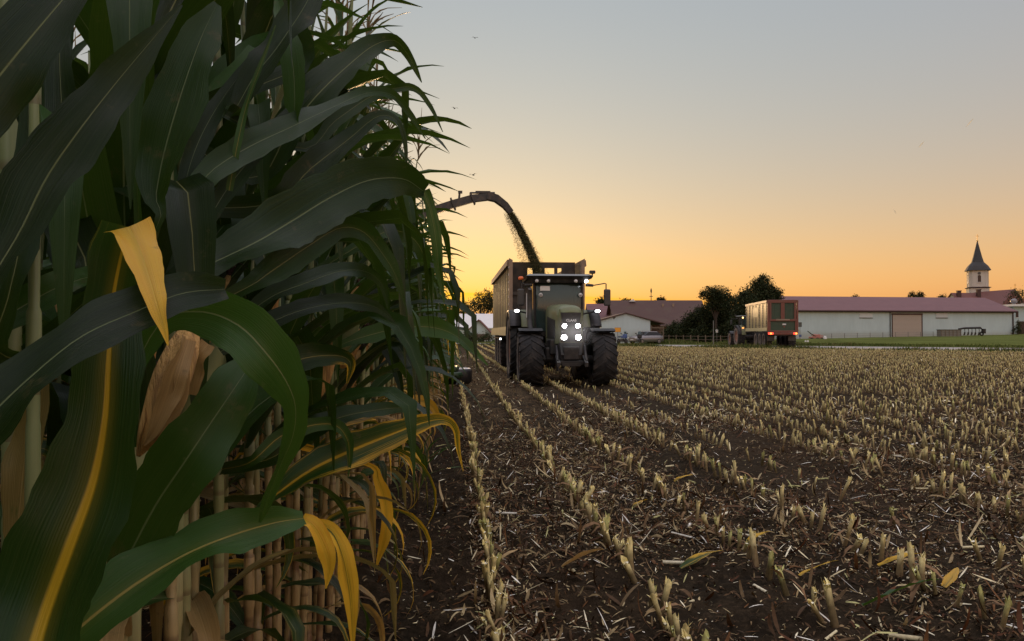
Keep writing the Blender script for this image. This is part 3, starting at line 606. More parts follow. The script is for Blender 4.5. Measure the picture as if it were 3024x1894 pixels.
# chopped leaves, husk shreds and pith chips lying between the rows
def scatter(n, d0, d1, power=1.0):
    t = RNG.random(n); d = d0 + (d1 - d0) * t ** power; a = np.where(RNG.random(n) < .8, RNG.uniform(-.72, .72, n), RNG.uniform(-1.15, 1.15, n)); x = d * a; X = x * math.cos(YAW) + d * math.sin(YAW); Y = -x * math.sin(YAW) + d * math.cos(YAW)
    return X, Y
COLS = [(.05, .030, .016), (.075, .042, .020), (.105, .062, .030), (.15, .095, .045), (.21, .145, .072), (.30, .225, .11), (.46, .37, .20), (.095, .040, .018), (.13, .062, .024), (.06, .036, .018)]
PALE = [(.72, .63, .38), (.82, .76, .54), (.88, .86, .74), (.48, .46, .2)]
parts = []
def litter(n_, d0, d1, L0, L1, W0, W1, cols, curl=(-.6, 1.4), power=1.3, pitch=(-.1, .35), ns=3, jit=.3, lift=.006):
    n = int(n_ * 1.2); X, Y = scatter(n, d0, d1, power)
    ph = np.abs(((X - .17) / .75 + .5) % 1 - .5) * 2                      # 0 on a row, 1 between rows
    dens = np.where(X < .1, .15, .7 + .3 * (1 - ph)) * np.where((X < -.45) & (Y < 21), 0.35, 1) * np.clip(.62 + 1.5 * vnoise(X * .8, Y * .5, 31), .1, 1)
    dens = np.where((np.abs(X - 3.2) < .3) & (Y < 12), dens * .45, dens); dens = np.where((X > .3) & (X < .85), dens * .75, dens)
    keep = (RNG.random(n) < dens) & (ROAD_N(X, Y) < -.6); X, Y = X[keep], Y[keep]; m = len(X)
    b = np.column_stack([X, Y, soil_h(X, Y) + RNG.random(m) * lift + .003])
    parts.append(strips(b, RNG.random(m) * 6.28, RNG.uniform(*pitch, m), RNG.uniform(L0, L1, m) * RNG.uniform(.6, 1, m), RNG.uniform(W0, W1, m), RNG.uniform(*curl, m), pick(cols, m, jit), RNG.uniform(-.7, .7, m), ns))
litter(210000, 2.9, 14, .012, .075, .003, .012, COLS, (-1.5, 2.2), pitch=(-.1, .7))
litter(9000, 2.9, 13, .08, .26, .008, .024, COLS, (-1.6, 2.6), pitch=(0, .8), ns=5)
litter(45000, 2.9, 14, .008, .03, .004, .012, PALE, (-.2, .5), ns=1)
litter(7000, 2.9, 15, .05, .18, .004, .010, PALE, (-.2, .4), pitch=(0, .7))
litter(42000, 12, 34, .05, .20, .008, .025, COLS + PALE[:2], power=1.2, pitch=(-.1, .8), ns=2)
litter(26000, 30, 88, .10, .28, .015, .045, COLS[2:] + PALE[:2], power=1.0, pitch=(0, 1.1), ns=2)
litter(3000, 2.9, 12, .08, .24, .008, .022, [(.08, .045, .022), (.12, .068, .03), (.19, .125, .06), (.26, .19, .095)], (-1.8, 2.6), pitch=(-.1, .5), ns=6)
for _k in range(150):            # short pieces of pithy stem
    xx, yy = [float(q[0]) for q in scatter(1, 3.0, 13, 1.2)]
    if xx < .1: continue
    a_, L_s, r_s = random.uniform(0, 6.28), random.uniform(.03, .16), random.uniform(.006, .012); zz = float(soil_h(np.array(xx), np.array(yy))) + r_s
    v_, f_ = tube_np([(xx, yy, zz), (xx + math.cos(a_) * L_s, yy + math.sin(a_) * L_s, zz + random.uniform(-.004, .02))], [r_s, r_s * .9], 6)
    parts.append((v_, f_, np.tile(list(np.array(random.choice(PALE)) * random.uniform(.7, 1.1)) + [1.0], (len(v_), 1))))
V, F, T = merge(parts)
o = new_obj('crop_residue', np_mesh('crop_residue', V, F, M['chips'], tint=T)); tag(o, 'shredded maize leaves, husks and pale pith chips strewn over the soil', 'crop residue', kind='stuff')

# single fallen leaves that stand out
def fallen_leaf(px, py, L, W, az, tint, label, cur=1.2):
    rr = random.Random(int(px)); g = G(px, py); t = thing('fallen_leaf', (g[0], g[1], float(soil_h(np.array(g[0]), np.array(g[1]))) + .012), label, 'fallen leaf', 'coloured maize leaves lying on the field')
    a = rand_leaf(rr, (0, 0, .01), az, L * 1.25, W * 1.3, 1.15, cur * .5, tint, 12, 5, None, .5); V = a[0].copy(); V[:, 2] = np.maximum(V[:, 2], -.01)
    new_obj('blade', leaf_mesh((V, a[1], a[2], a[3]), 'blade'), t)
for q in [(1765, 1282, .16, .05, .1, (.6, .95, 0, 1), 'yellow maize leaf scrap lying beside a stubble row right of centre'),
          (1885, 1372, .22, .05, .05, (.5, 1.0, 0, .8), 'orange yellow curled leaf lying near the lower right stubble clump'),
          (2072, 1356, .22, .06, -.1, (.4, .9, 0, 1), 'wide yellow leaf lying behind a leaning stump at lower right'),
          (1605, 1338, .26, .06, .15, (.7, .7, .1, .7), 'green and yellow leaf lying flat below the middle stubble row'),
          (1590, 1142, .18, .04, .1, (.6, .85, .2, .6), 'small yellow leaf scrap on the soil ahead of the tractor'),
          (2035, 1430, .38, .05, -.05, (.8, .1, 0, .1), 'long pale green leaf lying across the soil at lower right'),
          (1325, 1352, .24, .07, .2, (.3, .3, 1, .1), 'broad rust brown leaf lying by the second stubble row'),
          (2225, 1398, .20, .05, .5, (.4, .95, .3, .5), 'torn orange leaf lying near the right edge of the field'),
          (1490, 1195, .16, .045, .4, (.4, .8, .2, .4), 'dull yellow twisted leaf lying between two stubble rows')]:
    fallen_leaf(q[0], q[1], q[2], q[3], q[4], q[5], q[6])

# ------------------------------------------------------------------ the nearest plants, leaf by leaf
def near_leaf(parent, pts, tint, tilt=0.3, fold=.25, ripple=.004, stalk=None, v0=0.0, v1=1.0, n=None, name='leaf', sd=0.0, flip=False):
    """pts: (sight x, sight y, distance, apparent width) along the midrib; stalk: point on the stem the blade grows from"""
    C = []; Wd = []
    for (px, py, d, wpx) in pts: C.append(P(px, py, d)); Wd.append(wpx * d / FPX / math.cos(tilt))
    if stalk is not None: C = [np.array(stalk)] + C; Wd = [.03] + Wd
    n = n or max(12, 4 * len(C)); sp = catmull(C, n); wd = np.maximum(catmull(np.column_stack([Wd, Wd, Wd]), n)[:, 0], .001)
    T = np.gradient(sp, axis=0); T /= np.linalg.norm(T, axis=1)[:, None]; vd = sp - CAM; vd /= np.linalg.norm(vd, axis=1)[:, None]
    Sd = np.cross(T, vd); Sd /= np.linalg.norm(Sd, axis=1)[:, None]; Up = np.cross(Sd, T)      # Up points to the viewer's side or away from it
    Up = np.where((np.sum(Up * vd, 1) > 0)[:, None], -Up, Up)
    ti = (tilt + .38 * np.sin(np.linspace(0, 1, n) * 6.5 + sd * 1.9) + .15 * np.sin(np.linspace(0, 1, n) * 15 + sd))[:, None]
    nrm = Up * np.cos(ti) + Sd * np.sin(ti)
    if flip: nrm = -nrm
    a = ribbon(sp, wd, nrm, fold, ripple, tint, 7, v0, v1, seed=sd)
    loc = np.array(parent.location); return new_obj(name, leaf_mesh((a[0] - loc, a[1], a[2], a[3]), name), parent)
def hero(y, label, x=ROW1, H=2.7, seed=1, r=1.0, tassel=True):
    rr = random.Random(seed); t = thing('maize_plant', (x, y, 0), label, 'maize plant', GRP)
    v, f = make_stalk_arrays(rr, H, 12, (rr.uniform(-.05, .05), rr.uniform(-.05, .05))); v[:, :2] *= r
    new_obj('stalk', plain(v, f, M['stalk'], 'stalk'), t)
    if tassel: v, f = make_tassel_arrays(rr, v[-1]); new_obj('tassel', plain(v, f, M['tassel'], 'tassel'), t)
    return t
def st(t, z): return np.array([t.location[0], t.location[1], z])

A = hero(.52, 'nearest maize plant at left with a broad leaf folded into a hanging yellow tip', seed=2, tassel=False)
near_leaf(A, [(62, 1600, .66, 230), (112, 1440, .70, 285), (170, 1280, .72, 262), (222, 1130, .74, 205), (248, 990, .75, 170), (256, 850, .76, 145), (264, 720, .77, 132), (282, 620, .77, 122), (303, 536, .76, 110)], (.45, .32, 0, 1.0), tilt=.25, stalk=None, v1=.85, fold=.3, n=40)
near_leaf(A, [(303, 535, .756, 108), (328, 585, .715, 90), (352, 655, .665, 66), (372, 725, .625, 40), (386, 775, .605, 20), (396, 815, .60, 3)], (.9, 1.02, 0, .9), tilt=.1, v0=.62, fold=.06, ripple=.002, name='leaf_tip')
near_leaf(A, [(-330, 1240, .57, 40), (-190, 1130, .585, 110), (-60, 1015, .60, 130), (60, 900, .62, 140), (190, 795, .64, 135), (320, 735, .67, 120), (430, 692, .70, 95), (530, 682, .74, 40)], (.05, .0, 0, 0), tilt=.5, v1=.8, sd=2)
near_leaf(A, [(-330, 1000, .60, 40), (-190, 860, .63, 120), (-60, 710, .66, 150), (40, 560, .70, 150), (110, 420, .73, 150), (185, 310, .75, 125), (270, 200, .78, 92), (345, 110, .80, 52), (428, 12, .83, 6)], (.1, 0, 0, .05), tilt=.45, sd=3)
near_leaf(A, [(-330, 520, .61, 40), (-210, 410, .635, 110), (-90, 295, .66, 135), (-10, 190, .68, 145), (80, 80, .70, 150), (190, -50, .73, 120)], (.05, 0, 0, .05), tilt=.5, v1=.7, sd=4)
B = hero(.84, 'near maize plant at lower left holding a low leaf with two drooping yellow tips', seed=3, tassel=False)
near_leaf(B, [(120, 1540, .92, 70), (230, 1445, .94, 120), (340, 1365, .97, 142), (450, 1302, 1.0, 132), (560, 1258, 1.04, 100), (650, 1232, 1.07, 68), (716, 1222, 1.1, 30)], (1, .3, 0, .3), tilt=.45, stalk=None, v1=.75, sd=6, n=36)
near_leaf(B, [(712, 1224, 1.1, 28), (738, 1240, 1.1, 38), (762, 1282, 1.1, 44), (776, 1330, 1.1, 30), (768, 1388, 1.1, 3)], (.6, 1.1, 0, 1), tilt=.2, v0=.75, name='leaf_tip')
near_leaf(B, [(735, 1232, 1.11, 22), (780, 1250, 1.12, 34), (806, 1300, 1.12, 44), (822, 1370, 1.12, 42), (830, 1440, 1.12, 28), (832, 1520, 1.12, 8)], (.7, .72, 0, 1), tilt=.2, v0=.6, name='leaf_tip', sd=3)
near_leaf(B, [(225, 1450, 1.09, 30), (290, 1335, 1.05, 120), (365, 1195, 1.02, 150), (435, 1090, 1.0, 148), (505, 985, 1.02, 128), (570, 890, 1.05, 90), (630, 800, 1.1, 30)], (.7, .12, 0, 0), tilt=.35, stalk=None, sd=7, n=34)
near_leaf(B, [(300, 900, .93, 60), (380, 760, .92, 70), (470, 735, .90, 100), (560, 765, .88, 128), (630, 835, .88, 128), (678, 905, .90, 92), (697, 965, .92, 58), (690, 1030, .94, 50), (665, 1090, .96, 42), (635, 1165, .98, 34), (612, 1232, 1.0, 6)], (1.0, .12, 0, .05), tilt=.25, stalk=None, sd=8, n=44)
C_ = hero(1.12, 'near maize plant with a bluish upright leaf and a dry orange cob husk', seed=4)
near_leaf(C_, [(352, 560, 1.05, 14), (368, 460, 1.06, 60), (385, 370, 1.07, 130), (415, 262, 1.08, 138), (448, 160, 1.1, 104), (478, 80, 1.12, 80), (512, 10, 1.15, 20)], (.42, 0, 0, .0), tilt=.3, stalk=st(C_, 1.3), sd=9)
near_leaf(C_, [(-60, 800, 1.0, 60), (50, 725, 1.02, 75), (150, 672, 1.04, 70), (260, 640, 1.08, 50)], (.9, 0, 0, .05), tilt=.4, stalk=st(C_, 1.25), v1=.7, sd=1)
near_leaf(C_, [(200, 640, 1.1, 80), (160, 520, 1.12, 110), (150, 380, 1.15, 120), (145, 240, 1.18, 100), (140, 100, 1.22, 60), (150, -20, 1.3, 20)], (.2, 0, 0, .05), tilt=.3, stalk=st(C_, 1.4), sd=2)
m = MB(); ax = [P(452, 770, 1.15), P(425, 838, 1.13), P(404, 890, 1.12), P(382, 950, 1.11), P(353, 1022, 1.10), P(326, 1075, 1.10)]
ax = [Vector(q) for q in catmull([tuple(q) for q in ax], 14)]; rr_e = np.interp(np.linspace(0, 1, 14), [0, .15, .35, .55, .8, 1], [.012, .022, .026, .025, .017, .003])
m.tube(ax, list(rr_e), 22); m.v = [tuple(Vector(p) + (Vector(p) - min(ax, key=lambda q: (q - Vector(p)).length)) * (.09 * math.sin((i % 22) * 1.7) + .05 * math.sin((i % 22) * 3.9 + i * .01))) for i, p in enumerate(m.v)]
e = m.build('ear', M['husk'], C_); e.location = -Vector(C_.location)
for (pts_, tn_) in (([(440, 800, 1.12, 40), (415, 870, 1.09, 58), (398, 930, 1.085, 52), (372, 1000, 1.075, 34), (340, 1050, 1.07, 6)], (.9, .4, 1, 0)), ([(430, 830, 1.11, 30), (424, 900, 1.10, 44), (412, 960, 1.10, 38), (385, 1030, 1.09, 20), (352, 1085, 1.08, 3)], (.7, .6, 1, 0)), ([(395, 860, 1.11, 20), (368, 940, 1.10, 34), (345, 1010, 1.09, 28), (322, 1075, 1.09, 4)], (1, .3, 1, 0))): near_leaf(C_, pts_, tn_, tilt=.3, fold=.45, ripple=.003, name='husk_leaf', sd=pts_[0][0])
mm = MB(); mm.tube([ax[0], P(437, 800, 1.14), P(455, 790, 1.15)], [.008, .006, .001], 6); k_ = mm.build('silk', M['silk'], e)
near_leaf(C_, [(445, 930, 1.15, 40), (452, 880, 1.15, 52), (470, 840, 1.15, 45), (492, 812, 1.16, 36)], (.3, .2, .9, 0), tilt=.3, sd=5)
near_leaf(C_, [(335, 660, 1.14, 34), (330, 560, 1.13, 24), (322, 420, 1.13, 16), (306, 220, 1.13, 11), (288, -10, 1.13, 8)], (1.0, .1, 0, .1), tilt=.1, stalk=st(C_, 1.32), sd=6)
D = hero(1.36, 'maize plant whose long arching leaf drops a narrow tip beside the discharge spout', seed=5)
near_leaf(D, [(430, 655, 1.30, 70), (520, 612, 1.36, 100), (610, 568, 1.42, 118), (690, 520, 1.5, 126), (780, 465, 1.58, 118), (870, 425, 1.66, 102), (950, 422, 1.74, 74), (1000, 452, 1.8, 34)], (.3, .12, 0, .0), tilt=.35, stalk=st(D, 1.32), v1=.72, sd=10, n=40)
near_leaf(D, [(998, 450, 1.8, 30), (1016, 505, 1.8, 30), (1028, 570, 1.8, 28), (1036, 640, 1.8, 20), (1047, 715, 1.8, 3)], (.95, .1, .1, .1), tilt=.15, v0=.7, name='leaf_tip')
near_leaf(D, [(560, 690, 1.42, 40), (640, 640, 1.48, 68), (720, 585, 1.56, 66), (800, 538, 1.65, 50), (858, 548, 1.7, 44), (905, 603, 1.74, 42), (935, 655, 1.76, 26), (955, 722, 1.78, 3)], (.6, .25, 0, .1), tilt=.3, stalk=st(D, 1.3), sd=11)
near_leaf(D, [(420, 480, 1.33, 50), (500, 402, 1.4, 58), (590, 345, 1.5, 66), (690, 298, 1.6, 64), (780, 255, 1.7, 48), (865, 220, 1.78, 26), (925, 225, 1.82, 22), (968, 272, 1.86, 15), (1003, 328, 1.88, 2)], (.5, 0, 0, .0), tilt=.4, stalk=st(D, 1.6), sd=12)
for (pl_, pts_, tn_, ti_) in (
    (C_, [(540, 450, 1.45, 16), (560, 340, 1.46, 18), (582, 245, 1.48, 16), (618, 145, 1.5, 10), (650, 60, 1.52, 3)], (1, .15, 0, .3), .2),
    (D, [(560, 250, 1.5, 30), (600, 180, 1.52, 62), (655, 110, 1.55, 74), (715, 20, 1.6, 66), (750, -50, 1.65, 40)], (.1, 0, 0, 0), .4),
    (D, [(690, 330, 1.62, 30), (695, 220, 1.64, 52), (686, 120, 1.66, 54), (664, 40, 1.7, 34), (650, -30, 1.74, 10)], (1, .2, 0, 0), .15),
    (D, [(430, 500, 1.4, 20), (440, 420, 1.42, 36), (470, 330, 1.45, 44), (520, 240, 1.5, 36), (585, 150, 1.55, 20), (620, 100, 1.58, 3)], (.1, 0, 0, 0), .4),
    (D, [(470, 560, 1.42, 20), (520, 470, 1.46, 40), (570, 400, 1.5, 46), (640, 320, 1.58, 40), (700, 250, 1.65, 24), (760, 190, 1.7, 4)], (.25, 0, 0, 0), .4),
    (C_, [(250, 540, 1.3, 20), (245, 430, 1.32, 36), (262, 330, 1.35, 42), (290, 220, 1.38, 34), (330, 110, 1.42, 18), (360, 30, 1.45, 3)], (.2, 0, 0, 0), .3),
    (C_, [(110, 420, 1.25, 20), (118, 300, 1.26, 44), (136, 180, 1.28, 44), (160, 80, 1.3, 30), (175, 0, 1.32, 10)], (.6, 0, 0, .1), .3),
    (C_, [(420, 700, 1.3, 16), (455, 620, 1.32, 50), (440, 530, 1.33, 54), (400, 460, 1.34, 36), (380, 420, 1.35, 4)], (.8, .2, 0, 0), .3),
    (D, [(560, 760, 1.5, 20), (640, 700, 1.55, 46), (720, 668, 1.6, 54), (800, 640, 1.68, 44), (860, 640, 1.74, 28), (900, 670, 1.76, 18), (915, 730, 1.77, 3)], (.35, .1, 0, 0), .4),
    (D, [(520, 830, 1.5, 20), (600, 780, 1.55, 44), (700, 735, 1.62, 52), (800, 715, 1.7, 44), (880, 722, 1.76, 26), (930, 760, 1.78, 4)], (.15, .1, 0, 0), .45)):
    near_leaf(pl_, pts_, tn_, tilt=ti_, stalk=None, sd=pts_[1][0] * .01, ripple=.003)
Ee = hero(1.72, 'maize plant with the topmost leaf arching out against the pale sky', seed=6, H=2.75)
near_leaf(Ee, [(600, 420, 1.75, 50), (680, 310, 1.8, 82), (745, 228, 1.85, 94), (815, 160, 1.92, 80), (880, 108, 1.98, 50), (930, 96, 2.02, 26), (962, 130, 2.05, 20), (980, 165, 2.06, 12), (994, 195, 2.07, 2)], (.3, 0, 0, .05), tilt=.3, stalk=st(Ee, 1.75), sd=13)
near_leaf(Ee, [(700, 350, 1.85, 26), (790, 285, 1.95, 32), (870, 230, 2.05, 28), (925, 210, 2.1, 20), (975, 208, 2.15, 16), (1012, 248, 2.18, 13), (1044, 312, 2.2, 2)], (.5, 0, 0, .05), tilt=.3, stalk=st(Ee, 1.85), sd=14)
near_leaf(Ee, [(640, 480, 1.78, 60), (730, 400, 1.85, 66), (820, 330, 1.95, 46), (890, 275, 2.0, 26), (935, 285, 2.03, 24), (955, 340, 2.05, 12), (958, 410, 2.05, 2)], (.25, 0, 0, .05), tilt=.35, stalk=st(Ee, 1.6), sd=15)
near_leaf(Ee, [(700, 160, 1.8, 60), (690, 60, 1.85, 90), (720, -40, 1.9, 80)], (.2, 0, 0, .05), tilt=.3, stalk=st(Ee, 1.8), sd=16)
F_ = hero(2.05, 'maize plant with a long low leaf yellow along its lower half reaching over the soil', seed=7)
near_leaf(F_, [(590, 1215, 1.95, 14), (660, 1160, 2.0, 46), (740, 1105, 2.05, 72), (830, 1062, 2.12, 80), (920, 1025, 2.2, 62), (1000, 996, 2.28, 36), (1048, 990, 2.33, 22), (1074, 1012, 2.36, 16), (1080, 1060, 2.37, 10), (1092, 1112, 2.38, 2)], (.7, .62, 0, 1), tilt=.3, stalk=st(F_, .85), sd=17, n=40)
near_leaf(F_, [(590, 1090, 1.9, 24), (660, 1030, 1.95, 36), (735, 1003, 2.0, 34), (790, 1003, 2.05, 28), (818, 1035, 2.07, 26), (824, 1080, 2.08, 16), (820, 1128, 2.08, 2)], (.85, .35, 0, .4), tilt=.3, stalk=st(F_, 1.0), sd=18)
near_leaf(F_, [(640, 1080, 2.0, 40), (720, 1020, 2.06, 66), (800, 985, 2.14, 58), (880, 968, 2.2, 36), (950, 962, 2.25, 20), (990, 975, 2.28, 4)], (.5, .1, 0, .1), tilt=.4, stalk=st(F_, 1.0), sd=19)
near_leaf(F_, [(620, 900, 1.95, 60), (700, 850, 2.0, 70), (790, 838, 2.06, 40), (826, 856, 2.08, 26), (818, 905, 2.08, 3)], (.4, .5, 0, .2), tilt=.3, stalk=st(F_, 1.15), sd=20)
Gp = hero(2.9, 'maize plant with a grey green leaf arching low over the path towards the tractor', seed=8)
near_leaf(Gp, [(800, 815, 2.9, 14), (880, 788, 3.0, 40), (950, 773, 3.1, 46), (1020, 772, 3.2, 44), (1075, 792, 3.28, 36), (1115, 828, 3.33, 22), (1150, 862, 3.36, 3)], (1.0, .05, 0, .1), tilt=.5, stalk=st(Gp, 1.2), sd=21)
near_leaf(Gp, [(868, 1095, 3.2, 10), (890, 1130, 3.25, 24), (908, 1190, 3.28, 34), (908, 1260, 3.28, 28), (888, 1335, 3.28, 4)], (.7, .95, .1, 1), tilt=.2, stalk=st(Gp, .95), sd=22)
near_leaf(Gp, [(860, 990, 3.2, 18), (920, 960, 3.3, 24), (980, 945, 3.38, 26), (1020, 958, 3.42, 18), (1036, 1000, 3.44, 4)], (.5, .85, .35, .6), tilt=.4, stalk=st(Gp, 1.0), sd=23)
near_leaf(Gp, [(880, 560, 3.0, 30), (940, 545, 3.1, 40), (985, 575, 3.15, 36), (1010, 640, 3.2, 26), (1020, 730, 3.2, 3)], (.6, .3, 0, .1), tilt=.3, stalk=st(Gp, 1.5), sd=24)
Hh = hero(1.03, 'pale stemmed maize plant standing half hidden at the left edge of the picture', seed=9, tassel=False, x=-.515, r=.72)
near_leaf(Hh, [(40, 1300, 1.05, 40), (48, 1180, 1.05, 80), (62, 1060, 1.05, 84), (84, 960, 1.05, 60), (96, 880, 1.05, 40)], (1.0, .1, .55, .1), tilt=.2, sd=25, name='leaf_sheath')
near_leaf(Hh, [(-10, 820, .95, 70), (20, 700, .95, 90), (50, 560, .97, 80), (70, 380, 1.0, 60), (80, 200, 1.02, 40)], (.3, 0, 0, .1), tilt=.4, stalk=st(Hh, 1.3), sd=26)

# a young volunteer plant on the bare strip
wp = G(985, 1180); wt = thing('maize_seedling', (wp[0], wp[1], 0), 'small bright green maize shoot sprouting alone beside the bare soil strip', 'maize shoot')
m = MB(); m.tube([(0, 0, -.02), (.01, 0, .15), (.03, .01, .36)], [.008, .007, .004], 6); m.build('stem', M['blades'] if 0 else M['stalk'], wt)
rr = random.Random(3)
for (z, az, L, th, b) in ((.22, .1, .36, .7, .6), (.28, .3, .34, .9, .5), (.32, -.1, .30, .6, .5), (.24, 3.0, .32, .8, 1.4), (.34, .6, .26, .4, .4), (.18, .2, .5, 1.2, .9), (.1, 3.4, .35, .9, 1.9)):
    new_obj('leaf', leaf_mesh(rand_leaf(rr, (.02, 0, z), az, L, .036, th, b, (1, .15, 0, .1), 10, 5)), wt)

# ------------------------------------------------------------------ wheels
def wheel(parent, x, y, rad, wid, side, rim_mat, lugs=18, steer=0.0, name='wheel'):
    """farm wheel with its axle along x at (x, y, rad): tyre with chevron lugs and a dished rim; side -1 / 1 is the outer face"""
    o = bpy.data.objects.new(name, None); COL.objects.link(o); o.parent = parent; o.location = (x, y, rad - .03); o.rotation_euler = (0, 0, steer)
    h = wid / 2; ri = rad * .56; t = MB()
    prof = [(ri, -h * .82), (ri * 1.08, -h * .92), (rad * .76, -h), (rad * .90, -h * .97), (rad * .955, -h * .86), (rad * .965, 0), (rad * .955, h * .86), (rad * .90, h * .97), (rad * .76, h), (ri * 1.08, h * .92), (ri, h * .82)]
    t.lathe(prof, axis='X', seg=48)
    for s in (-1, 1):
        for k in range(lugs):
            a0 = 2 * PI * (k + (.5 if s > 0 else 0)) / lugs; da = .30; pts = []
            for rr_, up in ((rad * .955, 0), (rad * 1.0, 1)):
                for xx, aa, wa in ((s * h * .02, a0, .055), (s * h * 1.0, a0 + da, .075)):
                    for q in (-1, 1): pts.append((xx, rr_ * math.cos(aa + q * wa), rr_ * math.sin(aa + q * wa)))
            # shoulder end drops down the sidewall
            b = len(t.v); t.add(pts, [(4, 5, 7, 6), (0, 4, 6, 2), (1, 3, 7, 5), (2, 6, 7, 3), (0, 1, 5, 4)])
            aa = a0 + da; p2 = [(s * h * 1.03, r_ * math.cos(aa + q * .07), r_ * math.sin(aa + q * .07)) for r_ in (rad * 1.0, rad * .84) for q in (-1, 1)]; p3 = [(s * h * .93, p[1], p[2]) for p in p2]
            t.add(p2 + p3, [(0, 1, 3, 2), (0, 4, 5, 1), (2, 3, 7, 6), (0, 2, 6, 4), (1, 5, 7, 3)])
    ty = t.build('tyre', M['tyre'], o)
    d = MB(); d.lathe([(ri * 1.1, side * (h * .935 + .004)), (rad * .76, side * (h + .004)), (rad * .87, side * (h * .985 + .004))], axis='X', seg=40); d.build('sidewall', M['dust'], ty)
    r = MB(); r.lathe([(ri * 1.0, side * h * .80), (ri * .96, side * h * .86), (ri * .9, side * h * .6), (ri * .55, side * h * .25), (ri * .42, side * h * .28), (ri * .40, side * h * .62), (ri * .2, side * h * .68), (0.001, side * h * .68)], axis='X', seg=32)
    for k in range(8):
        a = 2 * PI * k / 8; r.lathe([(.001, 0), (.016, 0), (.016, side * .03), (.001, side * .03)], c=(side * h * .27, ri * .48 * math.cos(a), ri * .48 * math.sin(a)), axis='X', seg=6)
    r.build('rim', rim_mat, o); return o

